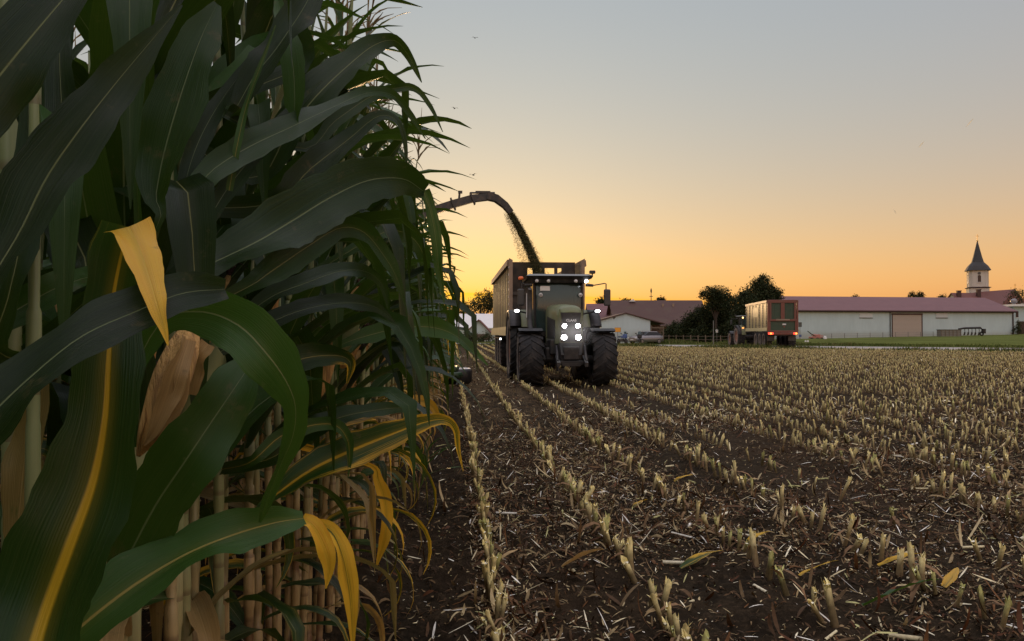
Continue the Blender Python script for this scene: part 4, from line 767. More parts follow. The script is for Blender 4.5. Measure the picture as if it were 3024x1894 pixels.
# ------------------------------------------------------------------ tractor (front towards -y, origin under the front axle)
def make_tractor(loc, rz, label, plate=True, lamps=True, lettering=True):
    t = thing('tractor', loc, label, 'tractor', None, rz)
    for s in (-1, 1):
        wheel(t, s * .93, 0, .69, .60, s, M['rim'], 18, -.02); wheel(t, s * .96, 2.85, .97, .66, s, M['rim'], 20)
    b = MB()   # chassis, engine block, axles
    b.box((0, 1.0, .95), (.46, 3.4, .5), bev=.05); b.tube([(-.75, 0, .66), (0, 0, .72), (.75, 0, .66)], [.09, .15, .09], 10); b.tube([(-.8, 2.85, .95), (.8, 2.85, .95)], .2, 10)
    b.box((0, -.62, .92), (.50, .5, .62), bev=.05); b.box((-.34, .15, .98), (.2, .9, .4), bev=.04); b.box((.34, .15, .98), (.2, .9, .4), bev=.04); b.box((-.55, 1.35, .78), (.45, .9, .55), bev=.08); b.box((.55, 1.35, .78), (.45, .9, .55), bev=.08)
    b.box((-.42, .05, .80), (.25, .35, .35), bev=.05); b.box((.42, .05, .80), (.25, .35, .35), bev=.05)
    b.build('chassis', M['steel'], t)
    f = MB()   # front linkage
    for s in (-1, 1):
        f.hexa([(s * .30, -.80, .62), (s * .38, -.80, .62), (s * .38, -1.25, .52), (s * .30, -1.25, .52)], [(s * .30, -.80, .78), (s * .38, -.80, .78), (s * .38, -1.25, .62), (s * .30, -1.25, .62)])
        f.tube([(s * .34, -.84, 1.02), (s * .36, -1.1, .66)], .035, 8)
    f.box((0, -.92, .60), (.62, .10, .12), bev=.02); f.box((0, -.94, .84), (.40, .12, .34), bev=.03); f.box((0, -1.0, .56), (.46, .06, .07)); f.build('front_linkage', M['black'], t)
    # hood: lofted sections, narrow at the front and rising to the cab
    sec = [(-.93, .27, 1.10, 1.86, .16), (-.86, .295, 1.08, 1.97, .15), (-.45, .32, 1.06, 2.05, .14), (.3, .35, 1.06, 2.09, .14), (1.25, .37, 1.06, 2.12, .14)]
    h = MB(); V = []
    for (yy, hw, z0, z1, c) in sec:
        V += [(-hw, yy, z0), (-hw * 1.02, yy, z1 - c * 1.6), (-hw * .90, yy, z1 - c * .5), (-hw * .55, yy, z1 - .02), (0, yy, z1), (hw * .55, yy, z1 - .02), (hw * .90, yy, z1 - c * .5), (hw * 1.02, yy, z1 - c * 1.6), (hw, yy, z0)]
    n = 9; h.add(V, [(i * n + k, i * n + k + 1, (i + 1) * n + k + 1, (i + 1) * n + k) for i in range(4) for k in range(n - 1)], True)
    h.add(V[:n], [tuple(range(n))[::-1]]); h.add(V[-n:], [tuple(range(n))]); hood = h.build('hood', M['green'], t)
    g = MB()   # dark mask: wide upper trapezoid, then the grille between the lamps
    g.prism([(-.255, -.955, 1.84), (.255, -.955, 1.84), (.22, -.965, 1.66), (.20, -.965, 1.58), (-.20, -.965, 1.58), (-.22, -.965, 1.66)], (0, .06, -.004)); g.prism([(-.255, -.968, 1.59), (.255, -.968, 1.59), (.25, -.968, 1.12), (-.25, -.968, 1.12)], (0, .08, 0))
    for k in range(9): g.box((0, -.974, 1.16 + k * .045), (.20, .012, .016))
    g.prism([(-.29, -.90, 1.12), (.29, -.90, 1.12), (.25, -1.0, .80), (-.25, -1.0, .80)], (0, .14, .02)); g.build('grille', M['black'], hood)
    for s in (-1, 1):
        v = MB(); v.hexa([(s * .345, -.40, 1.2), (s * .378, .9, 1.2), (s * .36, .9, 1.2), (s * .31, -.40, 1.2)], [(s * .345, -.40, 1.66), (s * .378, .9, 1.78), (s * .36, .9, 1.78), (s * .31, -.40, 1.66)]); v.build('side_grille', M['black'], hood)
        k = MB(); k.tube([(s * .275, -.93, 1.92), (s * .285, -.95, 1.72), (s * .265, -.965, 1.58)], [.014, .016, .01], 6); k.build('hood_trim', M['green'], hood)
        for (zz, xx, rr) in ((1.51, .165, .052), (1.23, .175, .062)):
            l = MB(); l.lathe([(.001, -.992), (rr * .8, -.990), (rr, -.978), (rr * 1.02, -.95)], c=(s * xx, 0, zz), axis='Y', seg=20); l.build('headlight', M['lamp'] if lamps else M['window'], t)
            l = MB(); l.lathe([(rr * 1.05, -.95), (rr * 1.18, -.985), (rr * 1.32, -.985), (rr * 1.36, -.95)], c=(s * xx, 0, zz), axis='Y', seg=20); l.build('lamp_bezel', M['steel'], t)
        # fenders
        q = MB(); pr = []
        for k in range(13):
            a = R(42 + 72 * k / 12); pr.append((math.cos(a), math.sin(a)))
        q.add([(s * x_, .76 * ca, .66 + .76 * sa + (.04 if x_ > 1.2 else 0)) for (ca, sa) in pr for x_ in (.62, .9, 1.2, 1.24)] + [(s * x_, .80 * ca, .66 + .80 * sa) for (ca, sa) in pr for x_ in (.62, .9, 1.2, 1.24)],
              [(i * 4 + j, i * 4 + j + 1, (i + 1) * 4 + j + 1, (i + 1) * 4 + j) for i in range(12) for j in range(3)] + [(52 + i * 4 + j, 52 + i * 4 + j + 1, 52 + (i + 1) * 4 + j + 1, 52 + (i + 1) * 4 + j) for i in range(12) for j in range(3)] + [(i * 4, (i + 1) * 4, 52 + (i + 1) * 4, 52 + i * 4) for i in range(12)] + [(i * 4 + 3, (i + 1) * 4 + 3, 52 + (i + 1) * 4 + 3, 52 + i * 4 + 3) for i in range(12)], True)
        q.tube([(s * .5, 0, 1.0), (s * .7, 0, 1.2), (s * .8, 0, 1.42)], .03, 6); q.build('front_fender', M['black'], t)
        q = MB(); V = []
        for k in range(17):
            a = R(8 + 140 * k / 16); V += [(s * .60, 2.85 + 1.08 * math.cos(a), .94 + 1.08 * math.sin(a)), (s * .98, 2.85 + 1.08 * math.cos(a), .94 + 1.08 * math.sin(a)), (s * .98, 2.85 + 1.04 * math.cos(a), .94 + 1.04 * math.sin(a)), (s * .60, 2.85 + 1.04 * math.cos(a), .94 + 1.04 * math.sin(a))]
        q.add(V, [(i * 4 + j, i * 4 + (j + 1) % 4, (i + 1) * 4 + (j + 1) % 4, (i + 1) * 4 + j) for i in range(16) for j in range(4)], True); q.add(V[:4], [(0, 1, 2, 3)]); q.add(V[-4:], [(3, 2, 1, 0)])
        q.prism([(s * .6, 1.86, 1.25), (s * .6, 2.3, 1.86), (s * .6, 3.3, 1.92), (s * .6, 3.4, 1.2)], (s * .03, 0, 0)); q.build('rear_fender', M['green'], t)
        q = MB(); V = []
        for k in range(15):
            a = R(12 + 134 * k / 14); V += [(s * x_, 2.85 + r_ * math.cos(a), .94 + r_ * math.sin(a)) for x_, r_ in ((.982, 1.085), (1.30, 1.07), (1.31, 1.0), (.982, 1.045))]
        q.add(V, [(i * 4 + j, i * 4 + (j + 1) % 4, (i + 1) * 4 + (j + 1) % 4, (i + 1) * 4 + j) for i in range(14) for j in range(4)], True); q.add(V[:4], [(0, 1, 2, 3)]); q.add(V[-4:], [(3, 2, 1, 0)]); q.build('fender_extension', M['black'], t)
        # marker lamps on short arms
        l = MB(); l.tube([(s * .70, 1.75, 1.86), (s * 1.08, 1.72, 1.94)], .025, 6); l.box((s * 1.13, 1.72, 1.95), (.20, .09, .10), bev=.02); ml = l.build('lamp_bracket', M['black'], t)
        l = MB(); l.lathe([(.001, -.012), (.052, -.008), (.06, 0)], c=(0, 0, 0), axis='Y', seg=16); ll = l.build('marker_lamp', M['lamp_soft'] if lamps else M['white'], ml); ll.location = (s * 1.13, 1.672, 1.95); ll.scale = (1.25, 1, .7)
        # steps and side tank
        l = MB()
        for k in range(3): l.box((s * .86, 1.75, .55 + k * .3), (.3, .35, .04))
        l.box((s * .74, 1.75, .9), (.04, .3, .9)); l.build('steps', M['black'], t)
    if lettering: text('lettering', 'CLAAS', .085, M['white'], (0, -.985, 1.645), (R(84), 0, 0), t, .003)
    # cab
    zr, zb = 2.84, 1.32; cy0, cy1 = 1.42, 3.05
    fl = [(-.63, cy0), (-.66, cy0 + .85), (-.62, cy1), (.62, cy1), (.66, cy0 + .85), (.63, cy0)]
    c = MB()
    for (xx, yy, k) in ((-.66, cy0 + .02, 0), (.66, cy0 + .02, 0), (-.73, cy0 + .85, 1), (.73, cy0 + .85, 1), (-.68, cy1, 2), (.68, cy1, 2)):
        c.tube([(xx * .93, yy + (.03 if k < 2 else -.03), zb), (xx, yy, 1.9), (xx * 1.0, yy + (.10 if k == 0 else 0), zr)], [.035, .04, .04], 8)
    c.box((0, 2.25, 1.30), (1.25, 1.6, .14), bev=.03); c.box((0, cy0 + .05, 1.36), (1.2, .08, .10)); c.box((0, cy1, 1.66), (1.3, .06, .7)); c.build('cab_frame', M['black'], t)
    wsd = MB(); V = []
    for (zz, yy) in ((zb + .06, cy0 + .03), (1.9, cy0 - .02), (2.4, cy0 + .02), (zr - .10, cy0 + .08)):
        for xx in (-.62, -.32, 0, .32, .62): V.append((xx, yy - .10 * (1 - (xx / .62) ** 2), zz))
    wsd.add(V, [(i * 5 + j, i * 5 + j + 1, (i + 1) * 5 + j + 1, (i + 1) * 5 + j) for i in range(3) for j in range(4)], True); wsd.build('windshield', M['glass'], t)
    for s in (-1, 1):
        d = MB(); d.quad((s * .63, cy0 + .08, zb + .1), (s * .69, cy0 + .82, zb + .1), (s * .73, cy0 + .82, zr - .08), (s * .67, cy0 + .12, zr - .08)); d.quad((s * .69, cy0 + .90, zb + .5), (s * .64, cy1 - .05, zb + .5), (s * .68, cy1 - .05, zr - .08), (s * .73, cy0 + .90, zr - .08)); d.build('side_window', M['glass'], t)
    d = MB(); d.quad((-.62, cy1 + .035, 2.0), (.62, cy1 + .035, 2.0), (.66, cy1 + .035, zr - .08), (-.66, cy1 + .035, zr - .08)); d.build('rear_window', M['glass'], t)
    rf = MB(); rf.hexa([(-.88, cy0 - .22, zr - .02), (-.86, cy1 + .12, zr - .02), (.86, cy1 + .12, zr - .02), (.88, cy0 - .22, zr - .02)], [(-.92, cy0 - .28, zr + .05), (-.88, cy1 + .16, zr + .05), (.88, cy1 + .16, zr + .05), (.92, cy0 - .28, zr + .05)])
    rf.hexa([(-.72, cy0 - .16, zr - .13), (-.72, cy1, zr - .13), (.72, cy1, zr - .13), (.72, cy0 - .16, zr - .13)], [(-.80, cy0 - .2, zr - .022), (-.80, cy1 + .1, zr - .022), (.80, cy1 + .1, zr - .022), (.80, cy0 - .2, zr - .022)]); roof = rf.build('cab_roof', M['black'], t)
    rf = MB(); rf.hexa([(-.92, cy0 - .29, zr + .053), (-.88, cy1 + .17, zr + .053), (.88, cy1 + .17, zr + .053), (.92, cy0 - .29, zr + .053)], [(-.82, cy0 - .15, zr + .11), (-.78, cy1 + .05, zr + .11), (.78, cy1 + .05, zr + .11), (.82, cy0 - .15, zr + .11)]); rf.build('roof_skin', M['roofskin'], roof)
    for xx in (-.62, -.30, .45, .74):
        l = MB(); l.lathe([(.001, -.05), (.035, -.045), (.048, -.02), (.05, .03)], c=(xx, cy0 - .2, zr - .085), axis='Y', seg=14); l.build('work_light', M['lamp_soft'] if (lamps and xx > .7) else M['white'], roof)
    l = MB(); l.tube([(-.92, 1.9, 2.62), (-1.0, 1.9, 2.70), (-1.0, 1.9, 2.82)], .035, 8); bs = l.build('beacon_stem', M['black'], t)
    l = MB(); l.lathe([(.055, 0), (.075, .02), (.075, .07), (.05, .10), (.001, .105)], c=(-1.0, 1.9, 2.82), seg=16); l.build('beacon', M['orange'], bs)
    l = MB(); l.tube([(.9, 1.2, 2.86), (.9, 1.2, 2.98)], .02, 6); l.box((.9, 1.2, 3.0), (.16, .12, .09), bev=.02); l.build('antenna', M['steel'], t)
    l = MB(); l.tube([(-.82, .55, 1.25), (-.84, .8, 1.5), (-.84, .95, 1.7), (-.84, .95, 2.44), (-.84, .88, 2.52)], [.06, .075, .075, .07, .05], 14); l.build('exhaust_stack', M['steel'], t)
    l = MB(); l.tube([(-.925, .93, 1.75), (-.925, .93, 2.40)], .012, 6); l.build('stack_highlight', M['white'], t)  # white strip standing in for the bright highlight along the stack
    for s in (-1, 1):
        ln = 1.30 if s > 0 else 1.02; l = MB(); l.tube([(s * .74, 1.35, 2.66), (s * .95, 1.32, 2.64)], [.045, .035], 8); l.tube([(s * .95, 1.32, 2.645), (s * (ln - .04), 1.30, 2.70), (s * ln, 1.30, 2.69), (s * ln, 1.30, 2.54)], .017, 6); am = l.build('mirror_arm', M['steel'], t)
        l = MB(); l.box((s * (ln + .03), 1.30, 2.31), (.19, .09, .46), bev=.035, rz=s * .15); l.build('mirror', M['mirror'], am)
    if plate:
        l = MB(); l.box((-.38, cy0 - .05, 2.56), (.27, .014, .13), bev=.004); l.build('plate', M['white'], t)
        for xx in (-.50, .60):
            l = MB(); l.lathe([(.001, -.004), (.056, -.004), (.056, .004)], c=(xx, cy0 - .075 + .02 * (abs(xx) > .55), 2.38), axis='Y', seg=18); sg = l.build('sticker', M['white'], t)
            l = MB(); l.box((xx, cy0 - .081 + .02 * (abs(xx) > .55), 2.38), (.07, .004, .024)); l.build('sticker_bar', M['black'], sg)
    # driver's seat and wheel behind the glass
    l = MB(); l.box((0, 2.35, 1.65), (.5, .48, .14), bev=.04); l.box((0, 2.62, 2.0), (.48, .14, .65), bev=.05); l.build('seat', M['black'], t)
    l = MB(); l.lathe([(.18, -.012), (.20, 0), (.18, .012), (.17, 0), (.18, -.012)], c=(0, 1.85, 1.98), seg=20); l.tube([(0, 1.62, 1.4), (0, 1.85, 1.98)], .03, 6); l.build('steering_wheel', M['black'], t)
    return t
trac = make_tractor((2.86, 20.55, 0), 0, 'light green tractor facing the camera with four white headlights on')

k = NT('headlight_halo'); k.t.nodes.remove(k.b); vp = k.n('ShaderNodeVolumePrincipled'); vp.inputs['Color'].default_value = (.9, .9, .9, 1)  # dust volume added so the headlights get a halo like lens glow
dist_ = k.n('ShaderNodeVectorMath', operation='LENGTH'); k.set(dist_.inputs[0], k.coord()); fall = k.math('POWER', k.math('SUBTRACT', 1.0, k.math('DIVIDE', dist_.outputs['Value'], .55), 0, True), 2.0)
k.set(vp.inputs['Density'], k.math('MULTIPLY', fall, HALO_DENSITY)); k.t.links.new(vp.outputs[0], k.out.inputs['Volume']); M['halo_volume'] = k.m
m = MB(); m.lathe([(.001, -.55)] + [(.55 * math.sin(a), -.55 * math.cos(a)) for a in np.linspace(.2, PI - .2, 10)] + [(.001, .55)], seg=20)
du = m.build('dust', M['halo_volume']); du.location = (2.86, 20.55 - 1.42, 1.36); du.scale = (1.25, .75, .95); tag(du, 'dust haze added around the four tractor headlights for their glow', 'dust', kind='stuff')

# ------------------------------------------------------------------ silage trailer behind it
t = thing('silage_trailer', (3.0, 26.0, 0), 'high sided khaki silage trailer hitched behind the green tractor', 'trailer')
X0, X1, L_, ZB, ZT = -1.24, 1.24, 11.2, 1.25, 3.72
def side_panel(parent, s, Lt, zb, zt, rise, nrib, pm, rm, railm, lowm, pr=.02):
    x = s * 1.2
    p = MB(); p.hexa([(x - s * .03, .05, zb + .1), (x - s * .03, Lt, zb + .1), (x, Lt, zb + .1), (x, .05, zb + .1)], [(x - s * .03, .05, zt - .06), (x - s * .03, Lt, zt + rise - .06), (x, Lt, zt + rise - .06), (x, .05, zt - .06)]); p.build('side_wall', pm, parent)
    for k in range(nrib):
        yy = .42 + (Lt - .6) * k / (nrib - 1); r = MB(); zz = zt + rise * yy / Lt
        r.hexa([(x + s * .003, yy - .10, zb + .3), (x + s * .003, yy + .10, zb + .3), (x + s * pr, yy + .08, zb + .3), (x + s * pr, yy - .08, zb + .3)], [(x + s * .003, yy - .10, zz - .22), (x + s * .003, yy + .10, zz - .22), (x + s * pr, yy + .08, zz - .22), (x + s * pr, yy - .08, zz - .22)]); r.build('rib', rm, parent)
    r = MB(); r.hexa([(x + s * .002, .03, zt - .20), (x + s * .002, Lt, zt + rise - .20), (x + s * .11, Lt, zt + rise - .20), (x + s * .11, .03, zt - .20)], [(x - s * .05, .03, zt), (x - s * .05, Lt, zt + rise), (x + s * .09, Lt, zt + rise), (x + s * .09, .03, zt)]); r.build('top_rail', railm, parent)
    r = MB(); r.hexa([(x + s * .002, .0, zb), (x + s * .002, Lt, zb), (x + s * .11, Lt, zb), (x + s * .11, .0, zb)], [(x + s * .002, .0, zb + .30), (x + s * .002, Lt, zb + .30), (x + s * .07, Lt, zb + .30), (x + s * .07, .0, zb + .30)]); r.build('bottom_rail', lowm, parent)
for s in (-1, 1):
    side_panel(t, s, L_, ZB, ZT, .05, 11, M['panel'], M['khaki'], M['tan'], M['khaki'], pr=.012)
    r = MB(); r.hexa([(s * 1.12, -.04, ZB - .02), (s * 1.235, -.04, ZB - .02), (s * 1.235, .16, ZB - .02), (s * 1.12, .16, ZB - .02)], [(s * 1.12, -.10, ZT - .02), (s * 1.235, -.10, ZT + .04), (s * 1.235, .12, ZT + .02), (s * 1.12, .12, ZT - .02)]); r.build('corner_post', M['tan'], t)
    r = MB()
    for k in range(9): r.box((s * 1.243, .03, ZB + .3 + k * .24), (.016, .06, .07), bev=.004)
    r.build('latch_row', M['white'], t)
    r = MB(); r.hexa([(s * 1.02, -.02, ZB - .42), (s * 1.24, -.02, ZB - .42), (s * 1.24, .8, ZB - .42), (s * 1.02, .8, ZB - .42)], [(s * 1.02, -.02, ZB - .003), (s * 1.24, -.02, ZB - .003), (s * 1.24, 1.2, ZB - .003), (s * 1.02, 1.2, ZB - .003)]); r.build('stone_guard', M['grey'], t)
f = MB(); f.box((0, .06, 1.95), (2.22, .06, 1.40)); f.box((0, .02, 1.4), (2.24, .10, .14)); f.box((0, .02, 2.62), (2.24, .10, .10))
for k in range(5): f.box((-.9 + k * .45, .015, 1.98), (.07, .05, 1.1))
f.build('front_wall', M['inner'], t)
f = MB()   # moving bulkhead with openings along its top
BY = 1.5; zt_ = 3.77
f.box((0, BY, 2.2), (2.30, .08, 1.9)); f.box((0, BY, zt_ - .10), (2.30, .08, .20))
for (a, b_) in ((-1.15, -.50), (-.32, -.23), (-.01, .10), (.43, .54), (.68, 1.15)): f.box(((a + b_) / 2, BY, 3.36), (b_ - a, .08, .42))
f.build('bulkhead', M['inner'], t)
f = MB(); f.box((0, L_ / 2, ZB + .05), (2.3, L_ - .1, .08)); f.box((-.45, L_ / 2, ZB - .18), (.14, L_, .30)); f.box((.45, L_ / 2, ZB - .18), (.14, L_, .30)); f.build('bed', M['steel'], t)
f = MB(); f.box((0, L_ + .04, 2.3), (2.42, .08, 2.1)); f.build('tailgate', M['khaki'], t)
f = MB(); f.box((0, -1.2, .75), (.22, 2.6, .2), bev=.03); f.box((0, -.1, .95), (.8, .3, .3), bev=.03); f.tube([(.3, -.3, .85), (.32, -.3, .1)], .05, 8); f.build('drawbar', M['steel'], t)
for yy in (5.0, 6.65, 8.3):
    for s in (-1, 1): wheel(t, s * .95, yy, .66, .58, s, M['rim_dark'], 22)
    f = MB(); f.tube([(-.9, yy, .66), (.9, yy, .66)], .08, 8); f.box((0, yy, .85), (1.1, .14, .3)); f.build('axle', M['steel'], t)
for s in (-1, 1):
    f = MB(); f.box((s * .98, 6.65, 1.15), (.6, 5.0, .05)); f.build('mudguard', M['black'], t)
f = MB(); f.tube([(-1.3, 3.2, 1.12), (-1.36, 3.2, 1.12)], .03, 8); f.build('position_lamp', M['lamp_soft'], t)
# chopped maize already inside
f = MB(); V = []; nx_, ny_ = 8, 16
for j in range(ny_ + 1):
    for i in range(nx_ + 1):
        xx = -1.16 + 2.32 * i / nx_; yy = .1 + 1.35 * j / ny_; V.append((xx, yy, 2.15 + .5 * math.exp(-((xx + .1) / .8) ** 2 - ((yy - .8) / .8) ** 2) + random.uniform(-.04, .04)))
f.add(V, [(j * (nx_ + 1) + i, j * (nx_ + 1) + i + 1, (j + 1) * (nx_ + 1) + i + 1, (j + 1) * (nx_ + 1) + i) for j in range(ny_) for i in range(nx_)], True); lo = f.build('chopped_maize_load', M['chips'], None)
ca = lo.data.color_attributes.new('tint', 'FLOAT_COLOR', 'POINT'); ca.data.foreach_set('color', np.tile([.05, .065, .022, 1], len(lo.data.vertices)).astype(np.float32))
lo.location = (3.0, 26.0, 0); tag(lo, 'heap of chopped green maize inside the trailer behind the tractor', 'chopped maize', kind='stuff')

# ------------------------------------------------------------------ forage harvester, coming towards the camera through the crop
t = thing('forage_harvester', (-3.15, 20.3, 0), 'forage harvester half hidden by maize with its long discharge spout raised', 'harvester')
hd = MB(); hd.box((0, .9, .75), (6.2, .5, .9), bev=.06); hd.box((0, .55, .28), (6.6, .9, .16), bev=.04); hb = hd.build('header', M['header'], t)
for k in range(8):
    x_ = -2.94 + k * .84; d = MB(); d.lathe([(.001, .36), (.40, .36), (.43, .33), (.43, .22), (.36, .2)], c=(x_, .05, 0), seg=28); d.lathe([(.001, .50), (.30, .50), (.34, .47), (.34, .40), (.30, .36)], c=(x_, .05, 0), seg=24); d.lathe([(.001, .62), (.18, .62), (.22, .59), (.22, .5)], c=(x_, .05, 0), seg=20)
    for q in range(20):
        a = 2 * PI * q / 20; d.box((x_ + .445 * math.cos(a), .05 + .445 * math.sin(a), .28), (.05, .03, .02), rz=a)
    d.build('gathering_drum', M['header'], hb)
ds = MB(); ds.lathe([(.001, .42), (.30, .42), (.36, .40), (.38, .36), (.38, .10), (.30, .04), (.001, .04)], c=(3.22, .3, 0), seg=28); ds.tube([(3.25, -.2, .12), (3.2, -.55, .06)], [.06, .015], 8); ds.build('end_divider', M['black'], hb)
ds = MB(); ds.lathe([(.27, .425), (.33, .44), (.35, .425)], c=(3.22, .3, 0), seg=28); ds.build('divider_ring', M['white'], hb)
b = MB(); b.box((0, 2.6, 1.1), (1.2, 2.4, .8), bev=.1); b.box((0, 6.0, 1.9), (2.6, 4.4, 1.7), bev=.18); b.box((0, 7.2, 2.95), (2.3, 2.2, .5), bev=.12); b.build('body', M['green'], t)
b = MB(); b.box((0, 3.5, 2.75), (1.9, 1.5, 1.55), bev=.2); cab = b.build('cab', M['glass'], t); b = MB(); b.box((0, 3.45, 3.6), (2.1, 1.8, .18), bev=.06); b.build('cab_roof', M['roofskin'], cab)
for s in (-1, 1): wheel(t, s * 1.15, 3.9, .98, .68, s, M['rim']); wheel(t, s * 1.1, 7.2, .68, .5, s, M['rim'])
# the spout: square duct on a slewing ring, arching over to the trailer
sp = [(0, 5.6, 2.9), (.05, 5.75, 3.7), (.5, 6.0, 4.45), (1.3, 6.15, 4.93), (2.3, 6.3, 5.32), (3.1, 6.45, 5.62), (3.75, 6.55, 5.83), (4.25, 6.62, 5.90)]
def duct(pts, hw, hh):
    m = MB(); V = []; pts = [Vector(p) for p in pts]
    for i, p in enumerate(pts):
        tt_ = (pts[min(i + 1, len(pts) - 1)] - pts[max(i - 1, 0)]).normalized(); sd = tt_.cross(Vector((0, 0, 1))); sd = Vector((0, -1, 0)) if sd.length < .3 else sd.normalized(); up = sd.cross(tt_); k = 1 - .28 * i / (len(pts) - 1)
        for a, c in ((-1, -1), (1, -1), (1, 1), (-1, 1)): V.append(p + sd * a * hw * k + up * c * hh * k)
    n = len(pts); m.add(V, [(i * 4 + j, i * 4 + (j + 1) % 4, (i + 1) * 4 + (j + 1) % 4, (i + 1) * 4 + j) for i in range(n - 1) for j in range(4)]); m.add(V[:4], [(3, 2, 1, 0)]); m.add(V[-4:], [(0, 1, 2, 3)]); return m
d = duct(sp, .17, .16)
for k in (3, 4, 5, 6): d.box(sp[k], (.05, .40, .40), ry=-.4)
spo = d.build('spout', M['steel'], t)
d = duct([(4.22, 6.62, 5.94), (4.55, 6.66, 5.86), (4.85, 6.70, 5.64), (5.05, 6.72, 5.40)], .16, .13); d.build('spout_flap', M['steel'], spo)
d = MB(); d.tube([(3.3, 6.48, 5.80), (3.32, 6.48, 6.02)], .04, 6); d.box((3.34, 6.48, 6.03), (.14, .12, .08)); d.tube([(3.7, 6.54, 6.02), (4.5, 6.66, 6.05)], .035, 6); d.box((4.1, 6.6, 6.06), (.5, .1, .07)); d.build('spout_cylinder', M['steel'], spo)
d = MB(); d.lathe([(.45, 2.75), (.45, 3.0), (.34, 3.05)], c=(0, 5.6, 0), seg=20); d.build('slewing_ring', M['black'], t)

# the stream of chopped crop blown into the trailer
n = 42000; tq = RNG.random(n); p0 = np.array([-3.15 + 5.03, 20.3 + 6.72, 5.38]); p1 = np.array([3.02, 27.0, 2.85])
cx_ = p0[0] + (p1[0] - p0[0]) * (tq * 1.12 - .12 * tq ** 2); cy_ = p0[1] + (p1[1] - p0[1]) * tq; cz_ = p0[2] + (p1[2] - p0[2]) * (.78 * tq + .22 * tq ** 2)
core = RNG.random(n) < .82; rad_ = np.where(core, .10 + .10 * tq, .22 + .32 * tq ** 1.3); an = RNG.random(n) * 6.28; rr_ = np.sqrt(RNG.random(n)) * rad_
px_ = cx_ + rr_ * np.cos(an) - np.where(core, 0, .10 * tq + .02); py_ = cy_ + rr_ * np.sin(an); pz_ = cz_ + RNG.normal(0, .04, n) - np.where(core, 0, RNG.random(n) * .12)
V, F, T = strips(np.column_stack([px_, py_, pz_]), RNG.random(n) * 6.28, RNG.uniform(-1.4, 1.4, n), RNG.uniform(.015, .06, n), RNG.uniform(.010, .028, n), RNG.uniform(-1, 1, n), pick([(.04, .05, .018), (.07, .075, .03), (.10, .085, .04)], n), RNG.uniform(-1.5, 1.5, n), 1)
o = new_obj('chopped_maize_stream', np_mesh('chopped_maize_stream', V, [F], M['chips'], tint=T)); tag(o, 'dark stream of chopped maize falling from the spout into the trailer', 'chopped maize', kind='stuff')

# ------------------------------------------------------------------ second tractor and trailer on the road
a0 = P(1760, 783, 75.0); a1 = P(1810, 782, 66.5); hdg = math.atan2((a0 - a1)[1], (a0 - a1)[0]) - PI / 2       # direction of travel relative to +y
bx = (P(1810, 800, 66.5) + P(1880, 800, 66.5)) / 2
T2 = thing('road_trailer', (bx[0], bx[1], .065), 'red framed silage trailer with green rear panels and red tail lights on the road', 'trailer', None, hdg)
TL, TZ0, TZ1 = 8.6, 1.42, 3.98
for s in (-1, 1):
    side_panel(T2, s, TL, TZ0, TZ1, -.05, 7, M['khaki'], M['panel'] if 0 else M['grey'], M['tan'], M['khaki'], pr=.06)
p = MB()
for k in range(14): p.box((-1.235, TL / 2, TZ0 + .42 + k * .142), (.02, TL - .3, .05))
p.build('side_corrugation', M['khaki'], T2)
p = MB(); p.box((-1.245, 4.4, 3.05), (.05, 2.2, .85), bev=.01); p.build('side_sign', M['khaki'], T2)
f = MB(); f.box((0, TL, 2.6), (2.36, .08, 2.3)); f.build('front_wall', M['grey'], T2)
f = MB()
for xx in (-1.18, 1.18): f.box((xx, -.06, 2.62), (.14, .14, 2.75), bev=.02)
f.box((0, -.06, TZ1 - .10), (2.22, .12, .26), bev=.02); f.box((0, -.06, 2.32), (2.22, .12, .16), bev=.02); f.box((0, -.06, 1.40), (2.22, .12, .14), bev=.02); f.box((0, -.06, 3.08), (.30, .10, 1.34)); f.box((-1.0, -.06, 3.08), (.16, .10, 1.34)); f.box((1.0, -.06, 3.08), (.16, .10, 1.34)); f.box((-1.05, -.06, 1.86), (.12, .10, .75)); f.box((1.05, -.06, 1.86), (.12, .10, .75)); f.build('rear_frame', M['red'], T2)
f = MB(); f.box((0, .0, 2.7), (2.2, .05, 2.5))
for k in range(12): f.box((-1.0 + k * .182, -.028, 3.05), (.03, .02, 1.25))
f.build('rear_panel', M['tgreen'], T2)
f = MB(); f.box((0, -.135, 2.36), (1.1, .02, .12)); f.build('rear_stripe', M['tan'], T2)
f = MB(); f.box((.12, -.04, 1.98), (.30, .03, .12)); f.build('number_plate', M['white'], T2)
f = MB(); f.prism([(.02, -.035, 1.84), (.22, -.035, 1.84), (.12, -.035, 1.68)], (0, -.02, 0)); f.build('warning_triangle', M['red'], T2)
f = MB(); f.box((0, -.10, 1.22), (2.4, .12, .20), bev=.02); lb = f.build('light_bar', M['red'], T2)
for (xx, mt, wd) in ((-.98, 'amber_lamp', .14), (-1.13, 'red_lamp', .16), (-.84, 'red_lamp', .12), (1.06, 'amber_lamp', .14), (.90, 'red_lamp', .14)):
    f = MB(); f.box((xx, -.175, 1.22), (wd, .03, .15), bev=.01); f.build('tail_light', M[mt], lb)
f = MB(); f.box((0, 4.3, 1.2), (1.0, 8.4, .35)); f.box((-.85, .5, .85), (.6, .05, .5)); f.box((.85, .5, .85), (.6, .05, .5)); f.build('chassis', M['steel'], T2)
for yy in (1.35, 2.9, 4.45):
    for s in (-1, 1): wheel(T2, s * .98, yy, .68, .56, s, M['rim_dark'], 20)
d_ = np.array([-math.sin(hdg), math.cos(hdg)]); tp = bx[:2] + d_ * (TL + 5.4)
